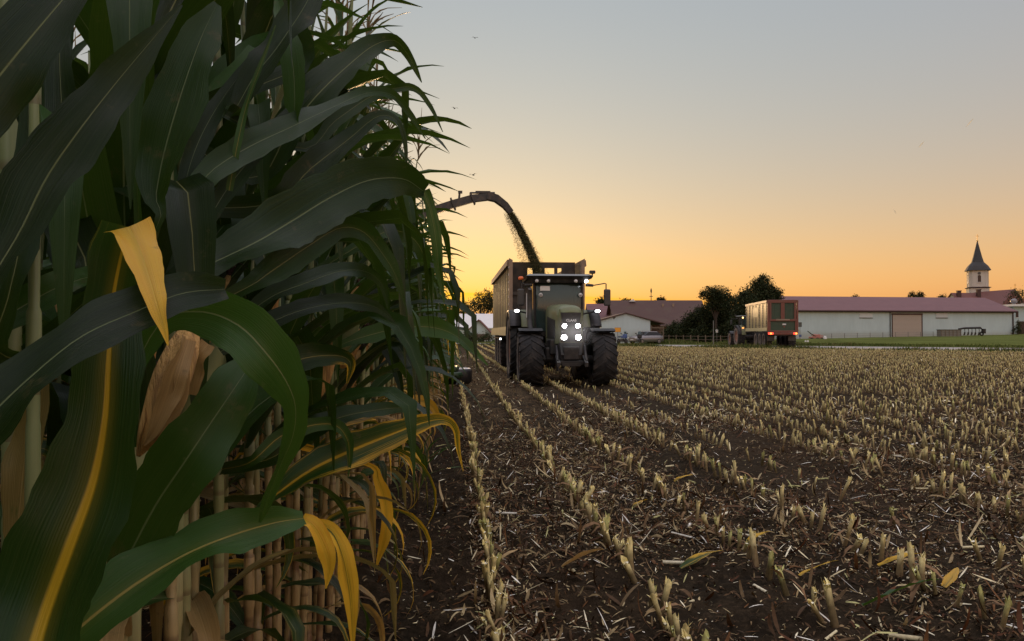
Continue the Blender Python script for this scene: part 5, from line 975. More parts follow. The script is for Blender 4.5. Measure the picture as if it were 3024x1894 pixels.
make_tractor((tp[0] + d_[0] * 0.2 - .55 * math.cos(hdg), tp[1] + d_[1] * .2 - .55 * math.sin(hdg), .065), hdg + PI + .06, 'tractor seen from behind pulling the red framed trailer along the road', plate=False, lamps=False, lettering=False)
for ob in [c for c in COL.objects if c.parent is None and c.get('category') == 'tractor'][-1:]:
    l = MB(); l.box((.86, 3.86, 1.75), (.16, .06, .12), bev=.01); l.build('tail_light', M['amber_lamp'], ob)
    l = MB(); l.lathe([(.001, .03), (.07, .02), (.08, 0)], c=(.7, 3.2, 2.74), axis='Y', seg=14); l.build('work_light', M['warm_lamp'], ob)

# ------------------------------------------------------------------ buildings
def wall_h(p): return p[2]
def gable_roof(mb, e0, e1, depth, zr, over=.5, thick=.14):
    """two roof slopes over an eave line e0-e1 (front), going back by vector depth; ridge height zr"""
    e0, e1, dv = np.array(e0), np.array(e1), np.array(depth); u_ = (e1 - e0) / np.linalg.norm(e1 - e0); dn = dv / np.linalg.norm(dv)
    a, b = e0 - u_ * over, e1 + u_ * over; r0 = a + dv / 2; r1 = b + dv / 2; r0[2] = zr; r1[2] = zr + (e1[2] - e0[2])
    sl = (r0[2] - e0[2]) / (np.linalg.norm(dv) / 2); fa = a - dn * over; fb = b - dn * over; fa[2] -= sl * over; fb[2] -= sl * over
    ba, bb = a + dv + dn * over, b + dv + dn * over; ba[2] -= sl * over; bb[2] -= sl * over; t_ = np.array([0, 0, thick])
    mb.hexa([fa, fb, r1, r0], [fa + t_, fb + t_, r1 + t_, r0 + t_]); mb.hexa([r0, r1, bb, ba], [r0 + t_, r1 + t_, bb + t_, ba + t_]); return fa, fb, r0, r1
class Block:
    """a walled building on a plan of four points (front left, front right, and going back by dv)"""
    def __init__(s, name, fl, fr, depth, z0, z1, label, cat, wallmat, zr=None):
        fl, fr = np.array([fl[0], fl[1], 0.]), np.array([fr[0], fr[1], 0.]); s.u = (fr - fl) / np.linalg.norm(fr - fl); s.n = np.array([-s.u[1], s.u[0], 0]); s.n = s.n if s.n[1] > 0 else -s.n
        s.fl, s.fr, s.len, s.dep, s.z0, s.z1 = fl, fr, np.linalg.norm(fr - fl), depth, z0, z1; s.t = thing(name, (0, 0, 0), label, cat)
        s.t.location = fl; s.rz = math.atan2(s.u[1], s.u[0]); s.t.rotation_euler = (0, 0, s.rz)
        m = MB(); L, D = s.len, depth       # local frame: x along the front, y back
        m.box((L / 2, D / 2, (z0 + z1) / 2), (L, D, z1 - z0))
        if zr:
            for xx in (0.0, L): m.prism([(xx, 0, z1), (xx, D / 2, zr), (xx, D, z1)], (.02 if xx == 0 else -.02, 0, 0))
        s.wall = m.build('wall', wallmat, s.t)
    def b(s, name, mt, c, d, parent=None, bev=0.0):
        m = MB(); m.box(c, d, bev=bev); return m.build(name, mt, parent or s.t)
    def roof(s, zr, mt, over=.5, trim=None, thick=.14):
        m = MB(); fa, fb, r0, r1 = gable_roof(m, (0, 0, s.z1), (s.len, 0, s.z1), (0, s.dep, 0), zr, over, thick); o = m.build('roof', mt, s.t)
        if trim:
            g = MB(); g.tube([fa + np.array([0, -.07, -.03]), fb + np.array([0, -.07, -.03])], .11, 8); g.hexa([fa + np.array([0, .02, -.22]), fb + np.array([0, .02, -.22]), fb + np.array([0, .08, -.22]), fa + np.array([0, .08, -.22])], [fa + np.array([0, .02, -.005]), fb + np.array([0, .02, -.005]), fb + np.array([0, .08, -.005]), fa + np.array([0, .08, -.005])]); g.build('gutter', trim, o)
        return o
# long white barn
bl, br = P(1840, 800, 157.0), P(2389, 789, 165.5); zt_ = P(2389, 733, 165.5)[2]
B1 = Block('long_barn', bl, br, 17.0, -.6, zt_, 'long white barn with a purple red roof and a beige sliding door', 'barn', M['wall'], zt_ + 2.9)
B1.roof(zt_ + 2.9, M['barn_roof'], .6, M['brown'])
def bx_of(px): return (px - 1840) / (2389 - 1840) * B1.len * 1.0
zb = lambda px, py: P(px, py, 157 + (px - 1840) / 549 * 8.5)[2]
x0, x1 = bx_of(2097), bx_of(2165); d = B1.b('door', M['door'], ((x0 + x1) / 2, -.05, zb(2130, 767)), (x1 - x0, .1, zb(2130, 742) - zb(2130, 796)))
m = MB(); zt2 = zb(2130, 741); m.box(((x0 + x1) / 2, -.09, zt2), (x1 - x0 + .5, .18, .3)); m.box((x1 + .12, -.07, zt2 - 2.3), (.2, .14, 4.6)); m.box((x0 - .12, -.06, zt2 - 2.3), (.14, .12, 4.6)); m.build('door_frame', M['brown'], d)
m = MB(); m.tube([(bx_of(2091), -.12, zt_ - .05), (bx_of(2091), -.12, 0)], .09, 8); m.build('downpipe', M['grey'], B1.t)
m = MB(); m.tube([(B1.len - .15, -.12, zt_ - .05), (B1.len - .15, -.12, .5)], .12, 8); m.build('downpipe', M['brown'], B1.t)
for (pa, pb) in ((2020, 2050), (2200, 2228)):
    xa, xb = bx_of(pa), bx_of(pb); sh = B1.b('shutter', M['shutter'], ((xa + xb) / 2, -.03, zb(pa, 744)), (xb - xa, .06, zb(pa, 739) - zb(pa, 749))); B1.b('sill', M['grey'], ((xa + xb) / 2, -.06, zb(pa, 750)), (xb - xa + .1, .12, .12), sh)
# church
cdist = 250.0; pc = P(2305, 690, cdist); ez = P(2305, 638, cdist)[2]; cz = P(2305, 679, cdist)[2]
CH = thing('church', (pc[0], pc[1], 0), 'cream church with an octagonal tower under a pointed dark slate spire', 'church', None, R(-24))
def octa(h, ch, z):   # square with cut corners
    return [(-h + ch, -h, z), (h - ch, -h, z), (h, -h + ch, z), (h, h - ch, z), (h - ch, h, z), (-h + ch, h, z), (-h, h - ch, z), (-h, -h + ch, z)]
def loft(mb, secs, smooth=False, cap=True):
    n = len(secs[0]); V = [p for s_ in secs for p in s_]; mb.add(V, [(i * n + k, i * n + (k + 1) % n, (i + 1) * n + (k + 1) % n, (i + 1) * n + k) for i in range(len(secs) - 1) for k in range(n)], smooth)
    if cap: mb.add(secs[0], [tuple(range(n))[::-1]]); mb.add(secs[-1], [tuple(range(n))])
    return mb
hw = 2.55
m = MB(); loft(m, [octa(hw + .25, .55, -1), octa(hw + .25, .55, cz - .25)]); loft(m, [octa(hw, .75, cz + .05), octa(hw, .75, ez - .05)])
for (ang, xo) in ((0, 0), (PI / 2, 0), (PI, 0), (-PI / 2, 0)):
    c_, s_ = math.cos(ang), math.sin(ang)
    for xx in (-1.75, 1.75): m.box((xx * c_ + (hw + .04) * s_, xx * s_ - (hw + .04) * c_, (cz + ez) / 2), (.28, .14, ez - cz - .4), rz=ang)
tw = m.build('tower', M['wall_warm'], CH)
m = MB(); loft(m, [octa(hw + .28, .7, cz - .24), octa(hw + .75, .85, cz - .02), octa(hw + .75, .85, cz + .08), octa(hw + .1, .75, cz + .2)]); m.build('cornice', M['brown'], tw)
for ang in (0, -PI / 2, PI / 2):
    c_, s_ = math.cos(ang), math.sin(ang); zc = (cz + ez) / 2 - .15
    def loc(xx, out, z): return (xx * c_ + (hw + out) * s_, xx * s_ - (hw + out) * c_, z)
    m = MB(); m.box(loc(0, .02, zc), (.95, .16, 1.75), rz=ang); wn = m.build('window', M['window'], tw)
    m = MB(); a_ = loc(0, .02, zc + .87); pts = [loc(.475 * math.cos(q), -.06, zc + .87 + .4 * math.sin(q)) for q in np.linspace(0, PI, 9)]; m.prism(pts, ((.16) * s_, -(.16) * c_, 0)); m.build('window_arch', M['window'], wn)
    m = MB(); m.box(loc(-.56, .06, zc), (.14, .2, 1.9), rz=ang); m.box(loc(.56, .06, zc), (.14, .2, 1.9), rz=ang); m.box(loc(0, .08, zc - .98), (1.3, .26, .14), rz=ang); m.build('window_frame', M['white'], wn)
    m = MB(); pts = [loc(.42 * math.cos(q), .0, ez - 1.05 + .42 * math.sin(q)) for q in np.linspace(0, 2 * PI, 17)[:-1]]; m.prism(pts, (.12 * s_, -.12 * c_, 0)); m.build('clock', M['grey'], tw)
zs = lambda py: P(2305, py, cdist)[2]
m = MB(); loft(m, [octa(hw + .75, .95, ez - .12), octa(hw + .72, .95, ez), octa(hw + .05, .95, zs(628)), octa(hw - .95, .7, zs(619)), octa(hw - 1.4, .5, zs(606)), octa(.10, .04, zs(569))]); sp_ = m.build('spire', M['slate'], CH)
m = MB(); zt3 = zs(569); m.lathe([(.001, -.28), (.22, -.16), (.28, 0), (.22, .16), (.001, .28)], c=(0, 0, zt3 + .1), seg=12); m.box((0, 0, zt3 + 1.2), (.12, .12, 2.0)); m.box((0, 0, zt3 + 1.6), (.95, .12, .12)); m.build('cross', M['gold'], sp_)
# nave: ridge line running towards the right, hipped end
r0, r1 = P(2290, 690, 249), P(2393, 682, 236); e1, e2, e0 = P(2359, 722, 228), P(2417, 712, 238), P(2245, 724, 243)
zn = r1[2]; inv = Matrix.Rotation(R(24), 3, 'Z')
def lc(p): return inv @ (Vector(p) - Vector((pc[0], pc[1], 0)))
bk0, bk1 = P(2330, 712, 258), P(2420, 712, 246)
m = MB(); m.add([lc(q) for q in (r0, r1, e1, e2, e0, bk0)], [(4, 2, 1, 0), (2, 3, 1), (3, 5, 0, 1)]); m.add([lc((q[0], q[1], q[2] - .2)) for q in (r0, r1, e1, e2, e0, bk0)], [(0, 1, 2, 4), (1, 3, 2), (1, 0, 5, 3)]); m.build('nave_roof', M['red_roof'], CH)
m = MB()
lo_ = [lc((q[0], q[1], -1)) for q in (e0, e1, e2, bk0)]; hi_ = [lc((q[0], q[1], q[2] - .25)) for q in (e0, e1, e2, bk0)]; m.hexa(lo_, hi_); m.build('nave_wall', M['wall_warm'], CH)
m = MB(); q = lc(r1); m.box((q.x, q.y, q.z + .8), (.1, .1, 1.7)); m.box((q.x, q.y, q.z + 1.2), (.6, .1, .1)); m.build('roof_cross', M['gold'], CH)
# red roofed house between barn and church with chimneys
h0, h1 = P(2268, 712, 205), P(2330, 712, 205); HB = Block('farm_house', h0, h1, 9, -1, P(2300, 718, 205)[2], 'red roofed house peeping over the barn roof below the church tower', 'house', M['wall_warm'], P(2300, 690, 205)[2])
ro = HB.roof(P(2300, 690, 205)[2], M['red_roof'], .4)
for (px, a_, b_) in ((2276, 685, 704), (2323, 682, 704)):
    xx = (px - 2268) / 62 * HB.len; m = MB(); za, zb_ = P(px, b_, 205)[2], P(px, a_, 205)[2]; m.box((xx, 3.0, (za + zb_) / 2), (.95, .7, zb_ - za), bev=.03); m.box((xx, 3.0, zb_ + .06), (1.1, .85, .14)); m.build('chimney', M['brown'], ro)
# flat roofed white building at the right edge
w0, w1 = P(2391, 790, 172), P(2475, 788, 172); wz = P(2420, 723, 172)[2]
WB = Block('white_annex', w0, w1, 9, -.6, wz, 'white flat roofed building at the far right beside the long barn', 'building', M['wall'])
WB.b('roof', M['white'], (WB.len / 2 - .2, 4.2, wz + .25), (WB.len + 1.4, 10.5, .45))
xx = (2398 - 2391) / 84 * WB.len; d = WB.b('window', M['window'], (xx, -.03, P(2398, 742, 172)[2]), (.55, .08, 1.15)); WB.b('window_frame', M['white'], (xx, -.02, P(2398, 742, 172)[2] - .64), (.75, .14, .1), d)
WB.b('gateway', M['window'], ((2425 - 2391) / 84 * WB.len, -.04, P(2425, 774, 172)[2]), (4.6, .1, 2.9))
WB.b('gate_post', M['white'], ((2420 - 2391) / 84 * WB.len, -.14, P(2425, 774, 172)[2]), (.18, .1, 2.9))
m = MB(); q = ((2399 - 2391) / 84 * WB.len + .2, 1.5, wz + .48); m.lathe([(.36, 0), (.36, .35), (.62, .42), (.70, .75), (.55, 1.1), (.2, 1.28), (.001, 1.3)], c=q, seg=18); m.build('roof_ventilator', M['silver'], WB.t)
# white gable shed in the middle
g0, g1 = P(1417, 812, 95), P(1533, 812, 95); gz = P(1533, 756, 95)[2]; gr = P(1475, 740, 95)[2]
SH = thing('gable_shed', (g0[0], g0[1], 0), 'white gable fronted shed with an open timber lean to behind the tractor', 'shed', None, math.atan2((g1 - g0)[1], (g1 - g0)[0]))
Ls = float(np.linalg.norm((g1 - g0)[:2])); m = MB(); m.prism([(0, 0, -.4), (Ls, 0, -.4), (Ls, 0, gz), (Ls / 2, 0, gr), (0, 0, gz)], (0, 9, 0)); m.build('wall', M['wall'], SH)
m = MB(); sl = (gr - gz) / (Ls / 2); xr = P(1569, 768, 95); ex = Ls + 1.75
m.prism([(Ls / 2, -.25, gr + .02), (ex, -.25, gr + .02 - sl * (ex - Ls / 2)), (ex, -.25, gr + .14 - sl * (ex - Ls / 2)), (Ls / 2, -.25, gr + .14)], (0, 9.6, 0)); m.prism([(-.5, -.25, gz + .02 - sl * .5), (Ls / 2 - .002, -.25, gr + .02), (Ls / 2 - .002, -.25, gr + .14), (-.5, -.25, gz + .14 - sl * .5)], (0, 9.6, 0)); m.build('roof', M['dark_roof'], SH)
m = MB(); m.prism([(Ls * .23, -.012, gz + .33), (Ls * .31, -.012, gz + .46), (Ls * .26, -.012, gz + .12)], (0, .01, 0)); m.build('plaster_patch', M['grey'], SH)
m = MB(); m.box((Ls + .8, 2.0, 1.15), (1.55, .1, 2.3)); m.box((Ls + .85, .4, .55), (1.4, .08, 1.1)); m.build('plank_wall', M['boards'], SH)
for xx in (.12, 1.55): m = MB(); m.box((Ls + xx, .1, 1.1), (.14, .14, 2.25)); m.build('post', M['post'], SH)
m = MB(); m.box((Ls + .8, .06, 1.95), (1.7, .1, .16)); m.build('beam', M['post'], SH)
# dark roofed barn behind it
d0, d1 = P(1455, 770, 132), P(1668, 770, 132); dz = P(1560, 765, 132)[2]; dr = P(1560, 710, 138)[2]
DB = Block('dark_barn', d0, d1, 13, -.5, dz, 'old barn with a big dark tiled roof behind the white shed', 'barn', M['boards'], dr)
ro = DB.roof(dr, M['dark_roof'], .6)
for px in (1576, 1601): m = MB(); xx = (px - 1455) / 213 * DB.len; m.box((xx, 4.9, dr - .75), (.3, .35, .5)); m.build('roof_vent', M['tan'], ro)
m = MB(); xx = (1495 - 1455) / 213 * DB.len; m.prism([(xx, 5.6, dr - .1), (xx + 1.1, 5.6, dr - .1), (xx + .7, 5.6, dr + .35)], (0, .4, 0)); m.build('roof_vent', M['white'], ro)
l0, l1 = P(1395, 770, 140), P(1500, 770, 140); lz = P(1450, 762, 140)[2]; lr = P(1450, 718, 144)[2]
LB = Block('low_barn', l0, l1, 10, -.5, lz, 'low barn with a grey red roof directly behind the tractor cab', 'barn', M['boards'], lr); LB.roof(lr, M['barn_roof'], .5)
# houses left of the trailer
k0, k1 = P(1020, 806, 120), P(1118, 806, 120); kz = P(1100, 783, 120)[2]
KH = thing('left_house', (k0[0], k0[1], 0), 'white gabled house with a red roof between the maize and the trailer', 'house', None, math.atan2((k1 - k0)[1], (k1 - k0)[0]))
pk = P(1128, 756, 120); pe = P(1157, 786, 120); pl = P(1098, 786, 120); q0 = Vector((k0[0], k0[1], 0)); iv = Matrix.Rotation(-KH.rotation_euler.z, 3, 'Z')
def kl(p, dy=0): v_ = iv @ (Vector(p) - q0); return (v_.x, v_.y + dy, v_.z)
m = MB(); a_, b_, c_ = kl(pl), kl(pk), kl(pe); m.prism([(a_[0], 0, -.5), (c_[0], 0, -.5), (c_[0], 0, a_[2]), (b_[0], 0, b_[2]), (a_[0], 0, a_[2])], (0, 9, 0)); m.build('wall', M['wall'], KH)
m = MB()
for (p_, q_) in ((a_, b_), (b_, c_)):
    dx = (q_[0] - p_[0]) * .12; dz_ = (q_[2] - p_[2]) * .12
    p1 = (p_[0] - (dx if p_ is a_ else -.002), p_[2] - (dz_ if p_ is a_ else 0)); p2 = (q_[0] + (dx if q_ is c_ else -.002), q_[2] + (dz_ if q_ is c_ else 0))
    m.prism([(p1[0], -.4, p1[1] + .02), (p2[0], -.4, p2[1] + .02), (p2[0], -.4, p2[1] + .18), (p1[0], -.4, p1[1] + .18)], (0, 9.8, 0))
m.build('roof', M['red_roof'], KH)
for zz in (kz * .35,):
    m = MB(); m.box(((a_[0] + c_[0]) / 2, -.02, zz + .2), (c_[0] - a_[0] - .4, .05, .9)); m.build('dark_plinth', M['boards'], KH)
y0, y1 = P(1040, 775, 150), P(1185, 775, 150); yz = P(1100, 772, 150)[2]; yr = P(1100, 741, 153)[2]
YH = Block('pale_hall', y0, y1, 11, -.5, yz, 'hall with a pale metal roof between the maize and the trailer', 'hall', M['wall'], yr); YH.roof(yr, M['metal_roof'], .5)

# ------------------------------------------------------------------ trees, shrubs
def tree(name, base, crown, n, leaf, label, cat, trunk_h, trunk_r, cols, group=None, droop=0.0, limbs=5):
    """base point; crown: list of (dx, dy, z, radius) clumps"""
    t = thing(name, base, label, cat, group); rr = random.Random(int(abs(base[0] * 77 + base[1] * 13))); m = MB(); top = max(c[2] for c in crown)
    m.tube([(0, 0, -.3), (.03, 0, trunk_h * .5), (0, .05, trunk_h), (crown[0][0] * .4, crown[0][1] * .4, (trunk_h + top) / 2)], [trunk_r * 1.3, trunk_r, trunk_r * .75, trunk_r * .3], 8)
    for c in crown[:limbs + 6]: m.tube([(0, 0, trunk_h * rr.uniform(.7, 1)), (c[0] * .5, c[1] * .5, (trunk_h + c[2]) * .5), (c[0], c[1], c[2])], [trunk_r * .5, trunk_r * .3, trunk_r * .1], 5)
    m.build('trunk', M['bark'], t)
    vol = np.array([c[3] ** 2 for c in crown]); pr = vol / vol.sum(); parts_ = []
    for c, p_ in zip(crown, pr):
        k = max(20, int(n * p_)); nsub = max(4, k // 22); d = RNG.normal(size=(nsub, 3)); d /= np.linalg.norm(d, axis=1)[:, None]; ctr = d * (c[3] * RNG.uniform(.35, 1.08, nsub) ** .6)[:, None]; ctr[:, 2] *= .85
        wsub = RNG.integers(0, nsub, k); pos = ctr[wsub] + RNG.normal(0, c[3] * .13 + leaf * .8, (k, 3)); pos[:, 2] -= droop * RNG.random(k) * c[3]
        shade = RNG.uniform(.55, 1.35, nsub)[wsub][:, None]
        parts_.append(strips(pos + np.array(c[:3]), RNG.random(k) * 6.28, RNG.uniform(-1.4, 1.2, k), RNG.uniform(.6, 1.3, k) * leaf * 1.5, RNG.uniform(.5, 1.1, k) * leaf, RNG.uniform(-.5, 1.2, k), pick(cols, k, .3) * shade, RNG.uniform(-1.4, 1.4, k), 2))
    V, F, T = merge(parts_); new_obj('crown', np_mesh('crown', V, F, M['foliage'], tint=T), t); return t
DK = [(.022, .034, .014), (.034, .045, .018), (.045, .05, .02)]; OL = [(.05, .05, .02), (.06, .06, .025), (.04, .045, .018)]
def blob(px, py, d, r, b): p = P(px, py, d); return (p[0] - b[0], p[1] - b[1], p[2], r * d / FPX)
def gb(px, d): p = P(px, 800, d); return np.array([p[0], p[1], 0.0])
b = gb(1790, 96); tree('willow_tree', b, [blob(1790, 700, 96, 38, b), blob(1768, 715, 95, 28, b), blob(1812, 700, 97, 26, b), blob(1795, 672, 96, 22, b), blob(1755, 735, 95, 24, b), blob(1828, 690, 96, 14, b), blob(1800, 655, 96, 8, b), blob(1752, 697, 96, 12, b), blob(1825, 735, 96, 24, b), blob(1785, 750, 96, 36, b)], 24000, .15, 'round dark green tree rising behind the red framed trailer', 'tree', 2.0, .28, DK, droop=.25)
b = gb(1688, 104); tree('fruit_tree', b, [blob(1675, 690, 104, 16, b), blob(1700, 690, 104, 17, b), blob(1688, 700, 104, 18, b), blob(1712, 700, 104, 11, b), blob(1660, 695, 104, 10, b), blob(1690, 715, 104, 22, b)], 5000, .15, 'open crowned tree standing out against the sky right of the dark barn roof', 'tree', 3.6, .2, DK)
for i, (px, py, d, rx, lab) in enumerate([(1590, 785, 112, 26, 'dark low bush below the right end of the dark barn'), (1625, 775, 110, 30, 'dark bush beside the garden fence below the dark roof'), (1668, 752, 108, 34, 'tall dark shrub under the open crowned tree'), (1705, 748, 106, 36, 'broad dark shrub left of the round tree'), (1742, 760, 104, 30, 'dark shrub hiding the trunk of the round tree'), (1650, 790, 106, 24, 'low hedge bush behind the grey pole'), (1715, 785, 103, 26, 'grey green bush ahead of the road tractor'), (1688, 730, 107, 34, 'dense dark hedge bush filling in below the open crowned tree'), (1722, 728, 107, 34, 'dark hedge bush between the two taller trees'), (1645, 752, 109, 30, 'dark hedge bush in front of the right gable of the dark barn')]):
    b = gb(px, d); zc = P(px, py, d)[2]; r_ = rx * d / FPX
    tree('garden_bush', b, [(0, 0, zc, r_ * .8), (-r_ * .6, .3, zc - r_ * .25, r_ * .65), (r_ * .6, -.2, zc - r_ * .2, r_ * .65), (0, 0, max(.5, zc - r_ * .8), r_ * .8), (r_ * .2, 0, zc + r_ * .5, r_ * .45)], 5000, .17, lab, 'bush', max(.4, zc * .4), .1, DK, 'dark bushes along the garden edge')
b = gb(1135, 175); tree('linden_tree', b, [blob(1130, 712, 175, 22, b), blob(1150, 705, 175, 22, b), blob(1112, 722, 175, 18, b), blob(1165, 715, 175, 26, b), blob(1140, 728, 175, 26, b), blob(1095, 730, 175, 18, b), blob(1060, 726, 175, 22, b)], 4500, .26, 'large hazy tree behind the pale roofed hall left of the trailer', 'tree', 4, .4, OL)
for i, (px, py, d, r_, lab) in enumerate([(1418, 708, 190, 10, 'small tree top showing just left of the tractor mirror'), (1470, 712, 185, 7, 'tiny tree top above the left roof end of the dark barn'), (1482, 712, 185, 7, 'tiny tree top right beside the white roof vent'), (1559, 706, 185, 8, 'low tree top behind the ridge of the dark barn'), (2014, 702, 230, 9, 'round tree top over the middle of the barn ridge'), (2152, 696, 235, 9, 'leafy tree top over the barn ridge above the door'), (2170, 696, 236, 9, 'sparse pale tree top next to the leafy one'), (2220, 700, 238, 6, 'small dark tree top left of the chimney'), (2400, 695, 215, 24, 'dark green tree behind the white annex at the right edge'), (2422, 690, 214, 30, 'dense dark tree at the far right edge')]):
    b = gb(px, d); zc = P(px, py, d)[2]; r_ = r_ * d / FPX
    tree('distant_tree', b, [(0, 0, zc, r_ * .7), (-r_ * .6, 0, zc - r_ * .3, r_ * .55), (r_ * .6, .2, zc - r_ * .25, r_ * .55), (0, 0, zc - r_ * .9, r_)], 700, .26, lab, 'tree', zc * .6, .2, DK if i != 6 else OL, 'distant trees over the roofs')
for (px, top, d, lab) in ((2230, 692, 240, 'slim spruce top left of the chimney'), (2246, 692, 241, 'pointed spruce top nearest the chimney')):
    b = gb(px, d); zt4 = P(px, top, d)[2]; tree('spruce_tree', b, [(0, 0, zt4 - .25 - .62 * k, .16 + .22 * k) for k in range(8)], 420, .16, lab, 'tree', zt4 * .7, .18, DK, 'distant trees over the roofs')
b = gb(2399, 165); b[2] = .8; tree('annex_shrub', b, [(0, 0, 1.2, .9), (.3, 0, 2.0, .7), (.1, 0, 2.7, .4), (-.4, 0, .8, .8)], 900, .14, 'green shrub in front of the white annex gateway', 'shrub', .8, .08, DK)
for (px, d, lab) in ((1098, 112, 'dark bush by the left house nearest the maize'), (1122, 111, 'dark bush in front of the left house'), (1146, 110, 'dark bush right beside the parked trailer silhouette')):
    b = gb(px, d); tree('house_bush', b, [(0, 0, .7, .8), (-.6, 0, .5, .6), (.6, 0, .6, .6), (0, 0, 1.1, .4)], 700, .12, lab.replace('parked trailer silhouette', 'silage trailer'), 'bush', .4, .06, DK, 'bushes in front of the left house')

# ------------------------------------------------------------------ small things on the meadow and by the road
def ground_at(px, d, dz=0.0):
    p = P(px, 800, d); return (p[0], p[1], float(meadow_h(np.array(p[0]), np.array(p[1]))) + dz)
# town sign
g_ = ground_at(1456, 91); t = thing('town_sign', g_, 'yellow place name sign on a thin pole in front of the white shed', 'sign'); zt5 = P(1456, 778, 91)[2] - g_[2]
m = MB(); m.tube([(0, 0, -.1), (0, 0, zt5 - .26)], .03, 8); m.build('pole', M['pole'], t); m = MB(); m.box((0, -.045, zt5), (.72, .03, .52), bev=.01); bd = m.build('board', M['sign'], t); m = MB(); m.box((0, -.064, zt5 + .24), (.70, .006, .02)); m.box((0, -.064, zt5 - .24), (.70, .006, .02)); m.box((.34, -.064, zt5), (.02, .006, .46)); m.box((-.34, -.064, zt5), (.02, .006, .46)); m.build('border', M['black'], bd)
# motorcycle and scooter
def motorcycle(px, d, label, mt, fair, rz, cat='motorcycle'):
    t = thing('motorcycle', ground_at(px, d), label, cat, None, rz)
    for yy in (-.68, .68):
        m = MB(); m.lathe([(.19, -.05), (.27, -.06), (.31, 0), (.27, .06), (.19, .05), (.19, -.05)], c=(0, yy, .31), axis='X', seg=22); w_ = m.build('wheel', M['tyre'], t); m = MB(); m.lathe([(.05, -.05), (.19, -.03), (.19, .03), (.05, .05)], c=(0, yy, .31), axis='X', seg=16); m.build('rim', M['steel'], w_)
    m = MB(); m.tube([(0, -.68, .31), (0, -.5, .75), (0, -.42, 1.02)], .05, 8); m.tube([(0, .68, .31), (0, .1, .4)], .06, 8); m.box((0, 0, .45), (.34, .5, .35), bev=.08); m.build('frame', M['steel'], t)
    m = MB(); m.box((0, -.1, .82), (.34, .5, .26), bev=.1); m.box((0, -.5, .9), (fair, .35, .5), bev=.12); m.box((0, .62, .82), (.26, .4, .14), bev=.05); m.build('fairing', mt, t)
    m = MB(); m.box((0, .3, .84), (.28, .7, .10), bev=.04); m.build('seat', M['black'], t); m = MB(); m.tube([(-.38, -.32, 1.05), (0, -.42, 1.04), (.38, -.32, 1.05)], .02, 6); m.box((-.42, -.36, 1.2), (.16, .04, .11)); m.box((.42, -.36, 1.2), (.16, .04, .11)); m.tube([(-.34, -.33, 1.05), (-.42, -.36, 1.2)], .012, 5); m.tube([(.34, -.33, 1.05), (.42, -.36, 1.2)], .012, 5); m.build('handlebar', M['black'], t)
    m = MB(); m.hexa([(-.2, -.66, 1.05), (.2, -.66, 1.05), (.2, -.64, 1.05), (-.2, -.64, 1.05)], [(-.14, -.5, 1.42), (.14, -.5, 1.42), (.14, -.48, 1.42), (-.14, -.48, 1.42)]); m.build('windscreen', M['glass'], t); return t
motorcycle(1467, 89.5, 'blue motorcycle parked beside the yellow place name sign', M['blue'], .5, R(25))
motorcycle(1509, 89.5, 'dark motorcycle parked beside the silver car at the white shed', M['black'], .5, R(-20))
# parked car (rear three quarters, hatchback)
g_ = ground_at(1522, 92.5); t = thing('parked_car', g_, 'silver hatchback car parked at the right corner of the white shed', 'car', None, R(-62))
m = MB(); sec_ = [(-2.05, .62, .35, .72), (-1.9, .80, .28, .86), (-.9, .86, .25, .96), (.2, .88, .25, .98), (1.4, .86, .26, .98), (1.95, .80, .30, .94), (2.05, .70, .38, .80)]; V = []
for (yy, hw_, z0, z1) in sec_: V += [(-hw_, yy, z0), (-hw_ * 1.02, yy, (z0 + z1) / 2), (-hw_ * .93, yy, z1), (hw_ * .93, yy, z1), (hw_ * 1.02, yy, (z0 + z1) / 2), (hw_, yy, z0)]
m.add(V, [(i * 6 + k, i * 6 + (k + 1) % 6, (i + 1) * 6 + (k + 1) % 6, (i + 1) * 6 + k) for i in range(6) for k in range(6)], True); m.add(V[:6], [(5, 4, 3, 2, 1, 0)]); m.add(V[-6:], [(0, 1, 2, 3, 4, 5)]); m.hexa([(-.66, -.1, 1.40), (.66, -.1, 1.40), (.64, 1.3, 1.38), (-.64, 1.3, 1.38)], [(-.6, 0, 1.46), (.6, 0, 1.46), (.58, 1.2, 1.44), (-.58, 1.2, 1.44)]); body = m.build('body', M['silver'], t)
m = MB(); m.hexa([(-.78, -.85, .965), (.78, -.85, .965), (.78, 1.85, .965), (-.78, 1.85, .965)], [(-.65, -.08, 1.398), (.65, -.08, 1.398), (.63, 1.3, 1.378), (-.63, 1.3, 1.378)]); m.build('window', M['window'], t)
for (sx, yy) in ((-.78, -1.3), (.78, -1.3), (-.78, 1.28), (.78, 1.28)):
    m = MB(); m.lathe([(.001, -.11), (.2, -.11), (.3, -.10), (.32, 0), (.3, .10), (.2, .11), (.001, .11)], c=(sx, yy, .31), axis='X', seg=20); w_ = m.build('wheel', M['tyre'], t); m = MB(); m.lathe([(.001, .118), (.2, .115)], c=(sx, yy, .31), axis='X', seg=16); m.build('rim', M['silver'], w_)
for sx in (-.62, .62): m = MB(); m.box((sx, -2.0, .68), (.3, .16, .13), bev=.03); m.build('headlight', M['white'], t)
m = MB(); m.box((0, -2.06, .5), (.52, .03, .11)); m.build('number_plate', M['white'], t)
